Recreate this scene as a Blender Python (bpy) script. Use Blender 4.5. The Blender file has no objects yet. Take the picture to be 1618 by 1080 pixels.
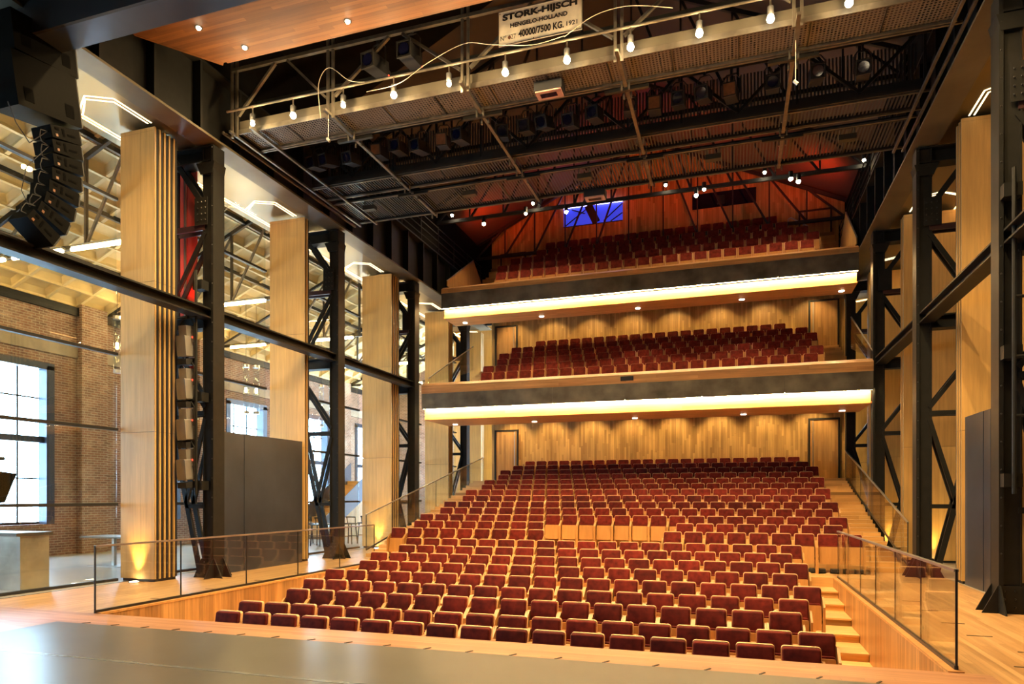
import bpy, math, random
from mathutils import Vector, Matrix
random.seed(7)
scene = bpy.context.scene
col = scene.collection
R = math.radians

# ------------------------------------------------------------------ camera, world, exposure
cam_d = bpy.data.cameras.new('camera')
cam_d.sensor_width = 36.0
cam_d.lens = 1080.0 / 1618.0 * 36.0
cam_d.shift_y = (785 - 540) / 1618.0
cam_d.clip_end = 200
cam = bpy.data.objects.new('camera', cam_d)
col.objects.link(cam)
cam.location = (0, 0, 1.75)
cam.rotation_euler = (R(90), 0, R(18.0))
scene.camera = cam

world = bpy.data.worlds.new('world')
scene.world = world
world.use_nodes = True
bg = world.node_tree.nodes['Background']
bg.inputs['Color'].default_value = (0.58, 0.79, 1.0, 1)
bg.inputs['Strength'].default_value = 24.0

vs = scene.view_settings
vs.view_transform = 'Standard'
vs.look = 'None'
vs.gamma = 1.0
vs.exposure = 0.3
vs.use_curve_mapping = False
try:
    cy = scene.cycles
    cy.max_bounces = 9; cy.diffuse_bounces = 4; cy.glossy_bounces = 4; cy.transparent_max_bounces = 20
    cy.caustics_reflective = False; cy.caustics_refractive = False; cy.sample_clamp_indirect = 6.0
except Exception:
    pass

WARM = (1.0, 0.68, 0.31)
WARM2 = (1.0, 0.66, 0.24)


# ------------------------------------------------------------------ helpers
def tag(o, label=None, cat=None, group=None, kind=None):
    if label: o['label'] = label
    if cat: o['category'] = cat
    if group: o['group'] = group
    if kind: o['kind'] = kind
    return o


def wloc(o):
    v = Vector((0, 0, 0))
    while o is not None:
        v += o.location
        o = o.parent
    return v


def empty(name, loc, label=None, cat=None, group=None, kind=None):
    o = bpy.data.objects.new(name, None)
    o.empty_display_size = 0.2
    col.objects.link(o)
    o.location = loc
    return tag(o, label, cat, group, kind)


class MB:
    def __init__(self):
        self.v = []; self.f = []; self.m = []; self.cm = 0

    def _add(self, vs, fs):
        b = len(self.v)
        self.v += [tuple(p) for p in vs]
        for f in fs:
            self.f.append(tuple(i + b for i in f)); self.m.append(self.cm)
        return self

    def box(self, x0, x1, y0, y1, z0, z1):
        vs = [(x, y, z) for z in (z0, z1) for y in (y0, y1) for x in (x0, x1)]
        return self._add(vs, [(0, 2, 3, 1), (4, 5, 7, 6), (0, 1, 5, 4), (2, 6, 7, 3), (0, 4, 6, 2), (1, 3, 7, 5)])

    def cbox(self, c, sx, sy, sz):
        return self.box(c[0] - sx / 2, c[0] + sx / 2, c[1] - sy / 2, c[1] + sy / 2, c[2] - sz / 2, c[2] + sz / 2)

    def frame(self, p, q, up=(0, 0, 1)):
        p = Vector(p); q = Vector(q); d = (q - p)
        d.normalize(); u = Vector(up)
        if abs(d.dot(u)) > 0.98: u = Vector((0, 1, 0))
        s = d.cross(u).normalized(); u = s.cross(d).normalized()
        return p, q, d, s, u

    def bar(self, p, q, w, h=None, up=(0, 0, 1)):
        h = h or w
        p, q, d, s, u = self.frame(p, q, up)
        vs = [e + s * a * w / 2 + u * b * h / 2 for e in (p, q) for a, b in ((-1, -1), (1, -1), (1, 1), (-1, 1))]
        return self._add(vs, [(0, 1, 2, 3), (7, 6, 5, 4), (0, 4, 5, 1), (1, 5, 6, 2), (2, 6, 7, 3), (3, 7, 4, 0)])

    def ibeam(self, p, q, h, w, t, up=(0, 0, 1)):
        p, q, d, s, u = self.frame(p, q, up)
        self.bar(p + u * (h - t) / 2, q + u * (h - t) / 2, w, t, up)
        self.bar(p - u * (h - t) / 2, q - u * (h - t) / 2, w, t, up)
        return self.bar(p, q, t, h - 2 * t, up)

    def cyl(self, p, q, r, n=10, r2=None):
        r2 = r if r2 is None else r2
        p, q, d, s, u = self.frame(p, q)
        vs = []
        for e, rr in ((p, r), (q, r2)):
            for i in range(n):
                a = 2 * math.pi * i / n
                vs.append(e + s * math.cos(a) * rr + u * math.sin(a) * rr)
        fs = [(i, (i + 1) % n, n + (i + 1) % n, n + i) for i in range(n)]
        fs += [tuple(range(n - 1, -1, -1)), tuple(range(n, 2 * n))]
        return self._add(vs, fs)

    def tube(self, pts, r, n=6):
        for a, b in zip(pts[:-1], pts[1:]): self.cyl(a, b, r, n)
        return self

    def sphere(self, c, r, n=10, m=6, sz=1.0):
        vs = [(c[0], c[1], c[2] + r * sz)]
        for j in range(1, m):
            t = math.pi * j / m
            for i in range(n):
                a = 2 * math.pi * i / n
                vs.append((c[0] + r * math.sin(t) * math.cos(a), c[1] + r * math.sin(t) * math.sin(a), c[2] + r * sz * math.cos(t)))
        vs.append((c[0], c[1], c[2] - r * sz))
        fs = [(0, 1 + i, 1 + (i + 1) % n) for i in range(n)]
        for j in range(m - 2):
            for i in range(n):
                a = 1 + j * n + i; b = 1 + j * n + (i + 1) % n
                fs.append((a, a + n, b + n, b))
        last = len(vs) - 1; o = 1 + (m - 2) * n
        fs += [(last, o + (i + 1) % n, o + i) for i in range(n)]
        return self._add(vs, fs)

    def prism(self, poly, off):
        """poly: list of 3D points (planar), extruded by vector off"""
        n = len(poly); off = Vector(off)
        vs = [Vector(p) for p in poly] + [Vector(p) + off for p in poly]
        fs = [tuple(range(n - 1, -1, -1)), tuple(range(n, 2 * n))]
        fs += [(i, (i + 1) % n, n + (i + 1) % n, n + i) for i in range(n)]
        return self._add(vs, fs)

    def rrect(self, x0, x1, z0, z1, y0, y1, r, k=3, lean=0.0, bev=0.0):
        """rounded rectangle in XZ, thickness y0..y1, lean: dy per dz (from z0); bev rounds the front (y0) edge"""
        def ring(ins, y):
            pts = []
            rr = max(r - ins, 0.004)
            for cx, cz, a0 in ((x1 - ins - rr, z1 - ins - rr, 0), (x0 + ins + rr, z1 - ins - rr, 90), (x0 + ins + rr, z0 + ins + rr, 180), (x1 - ins - rr, z0 + ins + rr, 270)):
                for i in range(k + 1):
                    a = R(a0 + 90.0 * i / k)
                    x = cx + rr * math.cos(a); z = cz + rr * math.sin(a)
                    pts.append((x, y + lean * (z - z0), z))
            return pts
        rings = []
        if bev > 0:
            rings += [ring(bev, y0), ring(bev * 0.3, y0 + bev * 0.35), ring(0, y0 + bev)]
        else:
            rings.append(ring(0, y0))
        rings.append(ring(0, y1))
        n = len(rings[0]); vs = [p for rg in rings for p in rg]
        fs = [tuple(range(n))]
        for j in range(len(rings) - 1):
            for i in range(n):
                a = j * n + i; b = j * n + (i + 1) % n
                fs.append((b, a, a + n, b + n))
        L = (len(rings) - 1) * n
        fs.append(tuple(range(L + n - 1, L - 1, -1)))
        return self._add(vs, fs)

    def mesh(self, name, mats, off=(0, 0, 0), smooth=False):
        me = bpy.data.meshes.new(name)
        ox, oy, oz = off
        me.from_pydata([(x - ox, y - oy, z - oz) for x, y, z in self.v], [], self.f)
        if not isinstance(mats, (list, tuple)): mats = [mats]
        for m in mats: me.materials.append(m)
        if len(mats) > 1: me.polygons.foreach_set('material_index', self.m)
        me.update()
        if smooth:
            me.shade_smooth()
            try: me.set_sharp_from_angle(angle=R(40))
            except Exception: pass
        return me

    def build(self, name, mats, parent=None, smooth=False, label=None, cat=None, group=None, kind=None):
        if parent is not None:
            off = wloc(parent); loc = (0, 0, 0)
        else:
            xs = [p[0] for p in self.v]; ys = [p[1] for p in self.v]; zs = [p[2] for p in self.v]
            off = ((min(xs) + max(xs)) / 2, (min(ys) + max(ys)) / 2, min(zs)); loc = off
        me = self.mesh(name, mats, off, smooth)
        o = bpy.data.objects.new(name, me)
        col.objects.link(o)
        o.location = loc
        if parent is not None: o.parent = parent
        return tag(o, label, cat, group, kind)


def copy_tree(o, parent=None):
    c = o.copy(); col.objects.link(c); c.parent = parent
    for ch in o.children: copy_tree(ch, c)
    return c


def put(name, me, parent, loc=(0, 0, 0)):
    o = bpy.data.objects.new(name, me); col.objects.link(o); o.parent = parent; o.location = loc
    return o


def B(*a): return MB().box(*a)


def light(kind, name, loc, power, color, parent=None, **kw):
    d = bpy.data.lights.new(name, kind)
    d.energy = power; d.color = color
    rot = kw.pop('rot', None)
    for k, v in kw.items(): setattr(d, k, v)
    o = bpy.data.objects.new(name, d); col.objects.link(o)
    o.location = loc
    if rot: o.rotation_euler = rot
    if parent is not None:
        o.parent = parent; o.location = Vector(loc) - wloc(parent)
    return o


def aim(o, target):
    d = Vector(target) - (wloc(o))
    o.rotation_euler = d.to_track_quat('-Z', 'Y').to_euler()


ORD = ['', 'first', 'second', 'third', 'fourth', 'fifth', 'sixth', 'seventh', 'eighth', 'ninth', 'tenth', 'eleventh', 'twelfth', 'thirteenth', 'fourteenth', 'fifteenth', 'sixteenth', 'seventeenth', 'eighteenth', 'nineteenth', 'twentieth', 'twenty-first', 'twenty-second', 'twenty-third', 'twenty-fourth']


# ------------------------------------------------------------------ materials
def new_mat(name):
    m = bpy.data.materials.new(name); m.use_nodes = True
    nt = m.node_tree
    return m, nt, nt.nodes['Principled BSDF']


def N(nt, t, **kw):
    n = nt.nodes.new('ShaderNode' + t)
    for k, v in kw.items():
        if k in n.inputs: n.inputs[k].default_value = v
        else: setattr(n, k, v)
    return n


def ramp(nt, fac, c1, c2, p1=0.0, p2=1.0):
    r = N(nt, 'ValToRGB')
    r.color_ramp.elements[0].position = p1; r.color_ramp.elements[1].position = p2
    r.color_ramp.elements[0].color = (*c1, 1); r.color_ramp.elements[1].color = (*c2, 1)
    nt.links.new(fac, r.inputs[0])
    return r.outputs[0]


def mixc(nt, fac, a, b, mode='MIX'):
    m = N(nt, 'Mix', data_type='RGBA', blend_type=mode)
    for s, v in ((m.inputs[0], fac), (m.inputs[6], a), (m.inputs[7], b)):
        if hasattr(v, 'links'): nt.links.new(v, s)
        elif isinstance(v, (int, float)): s.default_value = v
        else: s.default_value = (*v, 1)
    return m.outputs[2]


def plain(name, c, rough=0.5, metal=0.0, var=0.15, scale=3.0, bump=0.0, spec=0.5):
    m, nt, p = new_mat(name)
    g = N(nt, 'NewGeometry')
    n = N(nt, 'TexNoise', Scale=scale, Detail=4.0)
    nt.links.new(g.outputs['Position'], n.inputs['Vector'])
    lo = tuple(x * (1 - var) for x in c); hi = tuple(min(1, x * (1 + var)) for x in c)
    nt.links.new(ramp(nt, n.outputs[0], lo, hi, 0.3, 0.7), p.inputs['Base Color'])
    p.inputs['Roughness'].default_value = rough; p.inputs['Metallic'].default_value = metal
    p.inputs['Specular IOR Level'].default_value = spec
    if bump:
        b = N(nt, 'Bump', Strength=bump, Distance=0.01)
        nt.links.new(n.outputs[0], b.inputs['Height']); nt.links.new(b.outputs[0], p.inputs['Normal'])
    return m


AX = {'X': 0, 'Y': 1, 'Z': 2}


def wood(name, c1, c2, along, across, width=0.09, length=1.6, rough=0.4, joint=0.0025, grain=0.25, dark=0.45, obj_rand=0.0):
    m, nt, p = new_mat(name)
    g = N(nt, 'NewGeometry'); sp = N(nt, 'SeparateXYZ'); nt.links.new(g.outputs['Position'], sp.inputs[0])
    cb = N(nt, 'CombineXYZ')
    dv = N(nt, 'Math', operation='DIVIDE'); dv.inputs[1].default_value = width; nt.links.new(sp.outputs[AX[across]], dv.inputs[0])
    fl_ = N(nt, 'Math', operation='FLOOR'); nt.links.new(dv.outputs[0], fl_.inputs[0])
    wn = N(nt, 'TexWhiteNoise', noise_dimensions='1D'); nt.links.new(fl_.outputs[0], wn.inputs['W'])
    ml = N(nt, 'Math', operation='MULTIPLY_ADD'); ml.inputs[1].default_value = length * 7.0
    nt.links.new(wn.outputs['Value'], ml.inputs[0]); nt.links.new(sp.outputs[AX[along]], ml.inputs[2])
    if width < 0.3: nt.links.new(ml.outputs[0], cb.inputs[0])
    else: nt.links.new(sp.outputs[AX[along]], cb.inputs[0])
    nt.links.new(sp.outputs[AX[across]], cb.inputs[1])
    br = N(nt, 'TexBrick', offset=0.0, offset_frequency=2)
    br.inputs['Scale'].default_value = 1.0; br.inputs['Brick Width'].default_value = length
    br.inputs['Row Height'].default_value = width; br.inputs['Mortar Size'].default_value = joint
    br.inputs['Mortar Smooth'].default_value = 0.2; br.inputs['Bias'].default_value = 0.0
    br.inputs['Color1'].default_value = (0, 0, 0, 1); br.inputs['Color2'].default_value = (1, 1, 1, 1); br.inputs['Mortar'].default_value = (0.5, 0.5, 0.5, 1)
    nt.links.new(cb.outputs[0], br.inputs['Vector'])
    board = mixc(nt, br.outputs['Color'], c1, c2)
    # grain
    st = N(nt, 'VectorMath', operation='MULTIPLY'); sv = [14.0, 14.0, 14.0]; sv[AX[along]] = 0.8
    st.inputs[1].default_value = sv
    nt.links.new(g.outputs['Position'], st.inputs[0])
    no = N(nt, 'TexNoise', Scale=1.0, Detail=5.0, Roughness=0.65); nt.links.new(st.outputs[0], no.inputs['Vector'])
    gr = ramp(nt, no.outputs[0], (1 - grain,) * 3, (1 + grain * 0.4,) * 3, 0.35, 0.7)
    c = mixc(nt, 1.0, board, gr, 'MULTIPLY')
    big = N(nt, 'TexNoise', Scale=0.7, Detail=2.0); nt.links.new(g.outputs['Position'], big.inputs['Vector'])
    c = mixc(nt, 1.0, c, ramp(nt, big.outputs[0], (0.9, 0.9, 0.9), (1.06, 1.06, 1.06), 0.35, 0.65), 'MULTIPLY')
    if obj_rand:
        oi = N(nt, 'ObjectInfo')
        c = mixc(nt, 1.0, c, ramp(nt, oi.outputs['Random'], (1 - obj_rand,) * 3, (1 + obj_rand,) * 3), 'MULTIPLY')
    c = mixc(nt, br.outputs['Fac'], c, tuple(x * dark for x in c1))
    nt.links.new(c, p.inputs['Base Color'])
    p.inputs['Roughness'].default_value = rough
    b = N(nt, 'Bump', Strength=0.25, Distance=0.002, invert=True)
    nt.links.new(br.outputs['Fac'], b.inputs['Height']); nt.links.new(b.outputs[0], p.inputs['Normal'])
    return m


def emit(name, c, s):
    m, nt, p = new_mat(name)
    p.inputs['Base Color'].default_value = (*c, 1)
    p.inputs['Emission Color'].default_value = (*c, 1)
    p.inputs['Emission Strength'].default_value = s
    return m


def glass(name, tint=(0.93, 0.96, 0.95), ior=1.5, rough=0.0):
    m, nt, p = new_mat(name)
    nt.nodes.remove(p)
    out = [n for n in nt.nodes if n.type == 'OUTPUT_MATERIAL'][0]
    t = N(nt, 'BsdfTransparent'); t.inputs[0].default_value = (*tint, 1)
    gl = N(nt, 'BsdfGlossy'); gl.inputs['Roughness'].default_value = rough; gl.inputs[0].default_value = (1, 1, 1, 1)
    lw = N(nt, 'LayerWeight'); lw.inputs['Blend'].default_value = 0.5
    pw5 = N(nt, 'Math', operation='POWER'); pw5.inputs[1].default_value = 4.0; nt.links.new(lw.outputs['Facing'], pw5.inputs[0])
    fr = N(nt, 'Math', operation='MULTIPLY_ADD'); fr.inputs[1].default_value = 0.55; fr.inputs[2].default_value = 0.035; nt.links.new(pw5.outputs[0], fr.inputs[0])
    mx = N(nt, 'MixShader')
    nt.links.new(fr.outputs[0], mx.inputs[0]); nt.links.new(t.outputs[0], mx.inputs[1]); nt.links.new(gl.outputs[0], mx.inputs[2])
    nt.links.new(mx.outputs[0], out.inputs[0])
    return m


def perforated(name, c, pitch=0.035, hole=0.33, slot=False, metal=0.6):
    """perforated steel sheet: regular holes by position, bare steel between"""
    m, nt, p = new_mat(name)
    out = [n for n in nt.nodes if n.type == 'OUTPUT_MATERIAL'][0]
    p.inputs['Base Color'].default_value = (*c, 1); p.inputs['Metallic'].default_value = metal; p.inputs['Roughness'].default_value = 0.45
    g = N(nt, 'NewGeometry')
    sc = N(nt, 'VectorMath', operation='MULTIPLY')
    sc.inputs[1].default_value = (1 / pitch, 1 / (pitch * (6 if slot else 1)), 0)
    nt.links.new(g.outputs['Position'], sc.inputs[0])
    fr = N(nt, 'VectorMath', operation='FRACTION'); nt.links.new(sc.outputs[0], fr.inputs[0])
    sb = N(nt, 'VectorMath', operation='SUBTRACT'); sb.inputs[1].default_value = (0.5, 0.5, 0)
    nt.links.new(fr.outputs[0], sb.inputs[0])
    if slot:
        sx = N(nt, 'SeparateXYZ'); nt.links.new(sb.outputs[0], sx.inputs[0])
        a = N(nt, 'Math', operation='ABSOLUTE'); nt.links.new(sx.outputs[0], a.inputs[0]); val = a.outputs[0]
    else:
        ln = N(nt, 'VectorMath', operation='LENGTH'); nt.links.new(sb.outputs[0], ln.inputs[0]); val = ln.outputs['Value']
    lt = N(nt, 'Math', operation='LESS_THAN'); lt.inputs[1].default_value = hole
    nt.links.new(val, lt.inputs[0])
    t = N(nt, 'BsdfTransparent'); mx = N(nt, 'MixShader')
    nt.links.new(lt.outputs[0], mx.inputs[0]); nt.links.new(p.outputs[0], mx.inputs[1]); nt.links.new(t.outputs[0], mx.inputs[2])
    nt.links.new(mx.outputs[0], out.inputs[0])
    return m


def brickmat(name):
    m, nt, p = new_mat(name)
    g = N(nt, 'NewGeometry'); sp = N(nt, 'SeparateXYZ'); nt.links.new(g.outputs['Position'], sp.inputs[0])
    ad = N(nt, 'Math', operation='ADD'); nt.links.new(sp.outputs[0], ad.inputs[0]); nt.links.new(sp.outputs[1], ad.inputs[1])
    cb = N(nt, 'CombineXYZ'); nt.links.new(ad.outputs[0], cb.inputs[0]); nt.links.new(sp.outputs[2], cb.inputs[1])
    br = N(nt, 'TexBrick'); br.inputs['Scale'].default_value = 1.0
    br.inputs['Brick Width'].default_value = 0.23; br.inputs['Row Height'].default_value = 0.075; br.inputs['Mortar Size'].default_value = 0.009
    br.inputs['Color1'].default_value = (0.235, 0.118, 0.078, 1); br.inputs['Color2'].default_value = (0.14, 0.075, 0.055, 1); br.inputs['Mortar'].default_value = (0.33, 0.28, 0.22, 1)
    nt.links.new(cb.outputs[0], br.inputs['Vector'])
    no = N(nt, 'TexNoise', Scale=0.55, Detail=5.0, Roughness=0.7); nt.links.new(g.outputs['Position'], no.inputs['Vector'])
    c = mixc(nt, ramp(nt, no.outputs[0], (0, 0, 0), (0.55, 0.55, 0.55), 0.52, 0.7), br.outputs['Color'], (0.36, 0.30, 0.24))
    c = mixc(nt, 1.0, c, ramp(nt, no.outputs[0], (0.65, 0.65, 0.65), (1.25, 1.25, 1.25), 0.3, 0.6), 'MULTIPLY')
    nt.links.new(c, p.inputs['Base Color']); p.inputs['Roughness'].default_value = 0.85
    b = N(nt, 'Bump', Strength=0.5, Distance=0.01, invert=True)
    nt.links.new(br.outputs['Fac'], b.inputs['Height']); nt.links.new(b.outputs[0], p.inputs['Normal'])
    return m


def velvet(name):
    m, nt, p = new_mat(name)
    g = N(nt, 'NewGeometry')
    n = N(nt, 'TexNoise', Scale=9.0, Detail=4.0); nt.links.new(g.outputs['Position'], n.inputs['Vector'])
    c = ramp(nt, n.outputs[0], (0.066, 0.005, 0.003), (0.160, 0.016, 0.009), 0.3, 0.7)
    big = N(nt, 'TexWhiteNoise'); oi = N(nt, 'ObjectInfo')
    c = mixc(nt, 1.0, c, ramp(nt, oi.outputs['Random'], (0.62, 0.62, 0.66), (1.2, 1.2, 1.2)), 'MULTIPLY')
    nt.links.new(c, p.inputs['Base Color'])
    p.inputs['Roughness'].default_value = 0.85; p.inputs['Specular IOR Level'].default_value = 0.2
    p.inputs['Sheen Weight'].default_value = 0.15; p.inputs['Sheen Roughness'].default_value = 0.4
    p.inputs['Sheen Tint'].default_value = (0.9, 0.25, 0.15, 1)
    return m


M = {}
M['oak'] = wood('oak_veneer', (0.60, 0.355, 0.112), (0.68, 0.425, 0.145), 'Z', 'X', 1.3, 3.1, 0.5, 0.002, 0.17)
M['oak_y'] = wood('oak_veneer_side', (0.60, 0.355, 0.112), (0.68, 0.425, 0.145), 'Z', 'Y', 1.3, 3.1, 0.5, 0.002, 0.17)
M['board_back'] = wood('wall_boards', (0.34, 0.19, 0.06), (0.60, 0.37, 0.13), 'Z', 'X', 0.085, 1.1, 0.45, 0.002, 0.25)
M['board_side'] = wood('side_boards', (0.42, 0.20, 0.065), (0.58, 0.32, 0.12), 'Z', 'Y', 0.5, 9.0, 0.42, 0.0, 0.35, obj_rand=0.18)
M['strip_x'] = wood('stage_strips', (0.36, 0.17, 0.085), (0.52, 0.27, 0.14), 'X', 'Y', 0.075, 1.5, 0.33, 0.0015, 0.25)
M['strip_y'] = wood('deck_strips', (0.46, 0.25, 0.10), (0.64, 0.38, 0.17), 'Y', 'X', 0.075, 1.6, 0.33, 0.0012, 0.22)
M['tread'] = wood('tread_strips', (0.60, 0.34, 0.12), (0.78, 0.48, 0.19), 'X', 'Y', 0.07, 1.2, 0.38, 0.001, 0.2)
M['soffit'] = wood('soffit_strips', (0.70, 0.33, 0.11), (0.86, 0.44, 0.17), 'X', 'Y', 0.07, 1.8, 0.42, 0.001, 0.2)
M['canopy'] = wood('canopy_strips', (0.17, 0.055, 0.009), (0.28, 0.10, 0.018), 'X', 'Y', 0.085, 1.9, 0.62, 0.0015, 0.22)
M['cap'] = wood('parapet_wood', (0.56, 0.27, 0.085), (0.72, 0.38, 0.13), 'X', 'Z', 0.09, 2.2, 0.38, 0.001, 0.28)
M['seatwood'] = wood('seat_wood', (0.46, 0.22, 0.065), (0.54, 0.27, 0.085), 'Z', 'X', 0.6, 3.0, 0.45, 0.0, 0.15, obj_rand=0.08)
M['rim'] = plain('seat_rim_wood', (0.74, 0.44, 0.21), 0.4, 0, 0.08)
M['door'] = wood('door_wood', (0.42, 0.22, 0.075), (0.58, 0.33, 0.12), 'Z', 'X', 0.10, 2.6, 0.42, 0.001, 0.25)
M['velvet'] = velvet('red_velvet')
M['steel'] = plain('dark_painted_steel', (0.012, 0.012, 0.011), 0.5, 0.0, 0.2, 6.0, 0.05, 0.25)
M['steel_grey'] = plain('dark_grey_steel', (0.030, 0.028, 0.024), 0.38, 0.4, 0.25, 2.0)  # slightly lighter, more metallic grey than the column steel
M['black'] = plain('matt_black', (0.010, 0.010, 0.011), 0.6, 0, 0.2)
M['girder'] = plain('girder_paint', (0.11, 0.09, 0.055), 0.45, 0.2, 0.25, 1.2)
M['galv'] = plain('galvanised_steel', (0.20, 0.18, 0.145), 0.40, 0.8, 0.2, 8.0)
M['toe'] = plain('galvanised_plate', (0.115, 0.10, 0.072), 0.5, 0.5, 0.15, 2.0)
M['fascia'] = plain('raw_steel_plate', (0.13, 0.115, 0.085), 0.42, 0.25, 0.5, 1.7)
M['panel'] = plain('blue_black_steel_panel', (0.045, 0.058, 0.085), 0.34, 0.4, 0.3, 0.8)
M['bronze'] = plain('bronze_soffit_metal', (0.22, 0.175, 0.10), 0.36, 0.8, 0.12, 0.6)
M['mat'] = plain('black_dance_mat', (0.085, 0.080, 0.068), 0.30, 0, 0.2, 0.9, 0.02, 0.6)
M['tape'] = plain('mat_seam_tape', (0.12, 0.13, 0.13), 0.25, 0, 0.1)
M['concrete'] = plain('polished_concrete', (0.36, 0.35, 0.33), 0.28, 0, 0.12, 0.7)
M['brick'] = brickmat('old_brick')
M['conc_band'] = plain('concrete_band', (0.30, 0.25, 0.19), 0.8, 0, 0.2, 2.0)
M['glass'] = glass('clear_glass')
M['glass2'] = glass('window_glass', (0.9, 0.95, 0.98), 1.45)
M['alu'] = plain('brushed_aluminium', (0.55, 0.54, 0.52), 0.3, 0.9, 0.1)
M['white'] = plain('cream_enamel', (0.86, 0.77, 0.60), 0.45, 0, 0.18, 5.0)
M['ink'] = plain('black_lettering', (0.02, 0.017, 0.015), 0.5, 0, 0.1)
M['rust'] = plain('rust_spot', (0.16, 0.06, 0.025), 0.8, 0, 0.3, 20)
M['meshA'] = perforated('perforated_sheet', (0.20, 0.17, 0.12), 0.062, 0.33, False, 0.3)
M['meshB'] = perforated('slotted_grating', (0.07, 0.065, 0.06), 0.07, 0.26, True, 0.4)
M['roofdark'] = plain('roof_shade_black', (0.007, 0.0065, 0.006), 0.9, 0, 0.2, spec=0.1)  # black puts the shade of the unlit front roof into the colour
M['roofgrey'] = plain('dark_roof_panels', (0.075, 0.05, 0.042), 0.7, 0, 0.12, 1.0)
M['coffer'] = plain('cream_coffer_panel', (0.66, 0.50, 0.24), 0.6, 0, 0.15, 1.5)
M['rib'] = plain('cream_coffer_rib', (0.72, 0.57, 0.30), 0.6, 0, 0.1, 2.0)
M['redcloth'] = plain('red_cloth', (0.48, 0.04, 0.02), 0.75, 0, 0.15, 2.0)
M['bulb'] = emit('lamp_glow', (1.0, 0.80, 0.5), 60.0)
M['bulb_small'] = emit('downlight_glow', (1.0, 0.85, 0.6), 25.0)
M['led'] = emit('led_strip_glow', (1.0, 0.72, 0.33), 210.0)
M['ledline'] = emit('led_line_glow', (1.0, 0.78, 0.42), 3.0)
M['tube'] = emit('tube_glow', (1.0, 0.68, 0.27), 85.0)
M['bluetube'] = emit('blue_tube_glow', (0.45, 0.4, 1.0), 9.0)
M['redled'] = emit('red_indicator', (1.0, 0.05, 0.02), 3.0)
M['lens'] = plain('dark_lens', (0.006, 0.006, 0.022), 0.08, 0, 0.1)
M['lens_amber'] = plain('amber_gel', (0.16, 0.06, 0.02), 0.3, 0, 0.3, 12)
M['spot_silver'] = plain('silver_lamp_body', (0.32, 0.31, 0.29), 0.4, 0.6, 0.1)
M['floodface'] = plain('pink_lit_reflector', (0.62, 0.36, 0.28), 0.4, 0.2, 0.2, 8)  # pink light on the flood faces is painted into this colour
M['bluewall'] = plain('blue_room_wall', (0.5, 0.5, 0.55), 0.6, 0, 0.1)
M['speaker'] = plain('speaker_black', (0.003, 0.003, 0.0028), 0.6, 0, 0.2, 30, 0.1, 0.03)
M['speaker_in'] = plain('speaker_recess', (0.002, 0.002, 0.002), 0.8, 0, 0.1, spec=0.02)
M['rope'] = plain('white_cable', (0.62, 0.55, 0.42), 0.6, 0, 0.1)
M['barwood'] = plain('zinc_bar_front', (0.40, 0.35, 0.27), 0.35, 0.4, 0.35, 1.6)
M['redlit_steel'] = plain('red_lit_strut_paint', (0.05, 0.02, 0.02), 0.45, 0.2, 0.2)  # red light falling on the struts, put into their base colour
S = 'structure'

# ------------------------------------------------------------------ floors
PX0, PX1, PY0, PY1 = -9.08, 2.08, 7.85, 16.25      # pit
B(-9.4, 2.4, -6, PY0, -0.3, 0).build('floor_stage', M['strip_x'], kind=S)
B(PX0, PX1, PY0 - 0.02, PY0 - 0.001, -1.0, -0.301).build('wall_stage_front', M['black'], kind=S)
B(-12.0, -9.4, -6, PY0, -0.3, 0).build('floor_left_wing', M['strip_x'], kind=S)
B(-12.0, PX0 - 0.001, PY0, 33, -0.3, 0).build('floor_left_deck', M['strip_y'], kind=S)
B(2.4, 12, -6, PY0, -0.3, 0).build('floor_right_wing', M['strip_y'], kind=S)
B(PX1 + 0.001, 4.35, PY0, 33, -0.3, 0).build('floor_right_deck', M['strip_y'], kind=S)
B(4.35, 12, PY0, 33, -0.3, 0).build('floor_right_concrete', M['concrete'], kind=S)
B(-19.5, -12.0, -6, 36, -0.3, -0.002).build('floor_foyer', M['concrete'], kind=S)
B(PX0, PX1, PY1, 17.0, -0.3, 0).build('floor_cross_aisle', M['tread'], kind=S)
B(PX0, PX1, 17.001, 33, -0.3, 0).build('floor_under_rake', M['tread'], kind=S)
B(-12.03, -11.99, -6, 33, -0.05, 0.003).build('trim_1', M['black'], kind=S)

# seat rows: (key, Y, XL, n, ztop)
ROWS = [('L1', 8.47, -7.48, 17, 0.03), ('L2', 9.28, -7.73, 18, 0.05), ('L3', 10.26, -7.53, 17, 0.135), ('L4', 11.22, -7.85, 18, 0.19),
        ('L5', 12.28, -8.06, 19, 0.265), ('L6', 13.26, -7.84, 18, 0.365), ('L7', 14.17, -8.08, 19, 0.475), ('L8', 15.04, -7.80, 18, 0.59), ('L9', 15.91, -8.04, 19, 0.71),
        ('U1', 17.23, -9.16, 24, 0.90), ('U2', 18.18, -8.93, 23, 1.07), ('U3', 19.14, -9.19, 24, 1.24), ('U4', 20.03, -8.92, 23, 1.43), ('U5', 20.92, -9.17, 24, 1.615),
        ('U6', 21.85, -8.89, 23, 1.81), ('U7', 22.77, -9.14, 24, 2.02), ('U8', 23.66, -8.87, 23, 2.215), ('U9', 24.56, -9.10, 24, 2.41), ('U10', 25.47, -8.85, 23, 2.63),
        ('U11', 26.39, -9.08, 24, 2.85), ('U12', 27.28, -8.82, 23, 3.07), ('U13', 28.17, -8.55, 22, 3.30)]
BROWS = [('B1', 23.65, -8.89, 23, 6.34), ('B2', 24.53, -9.13, 24, 6.76), ('B3', 25.45, -8.89, 23, 7.18), ('B4', 26.36, -9.12, 24, 7.60), ('B5', 27.2, -8.86, 23, 8.0), ('B6', 28.05, -8.05, 20, 8.40)]
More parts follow.
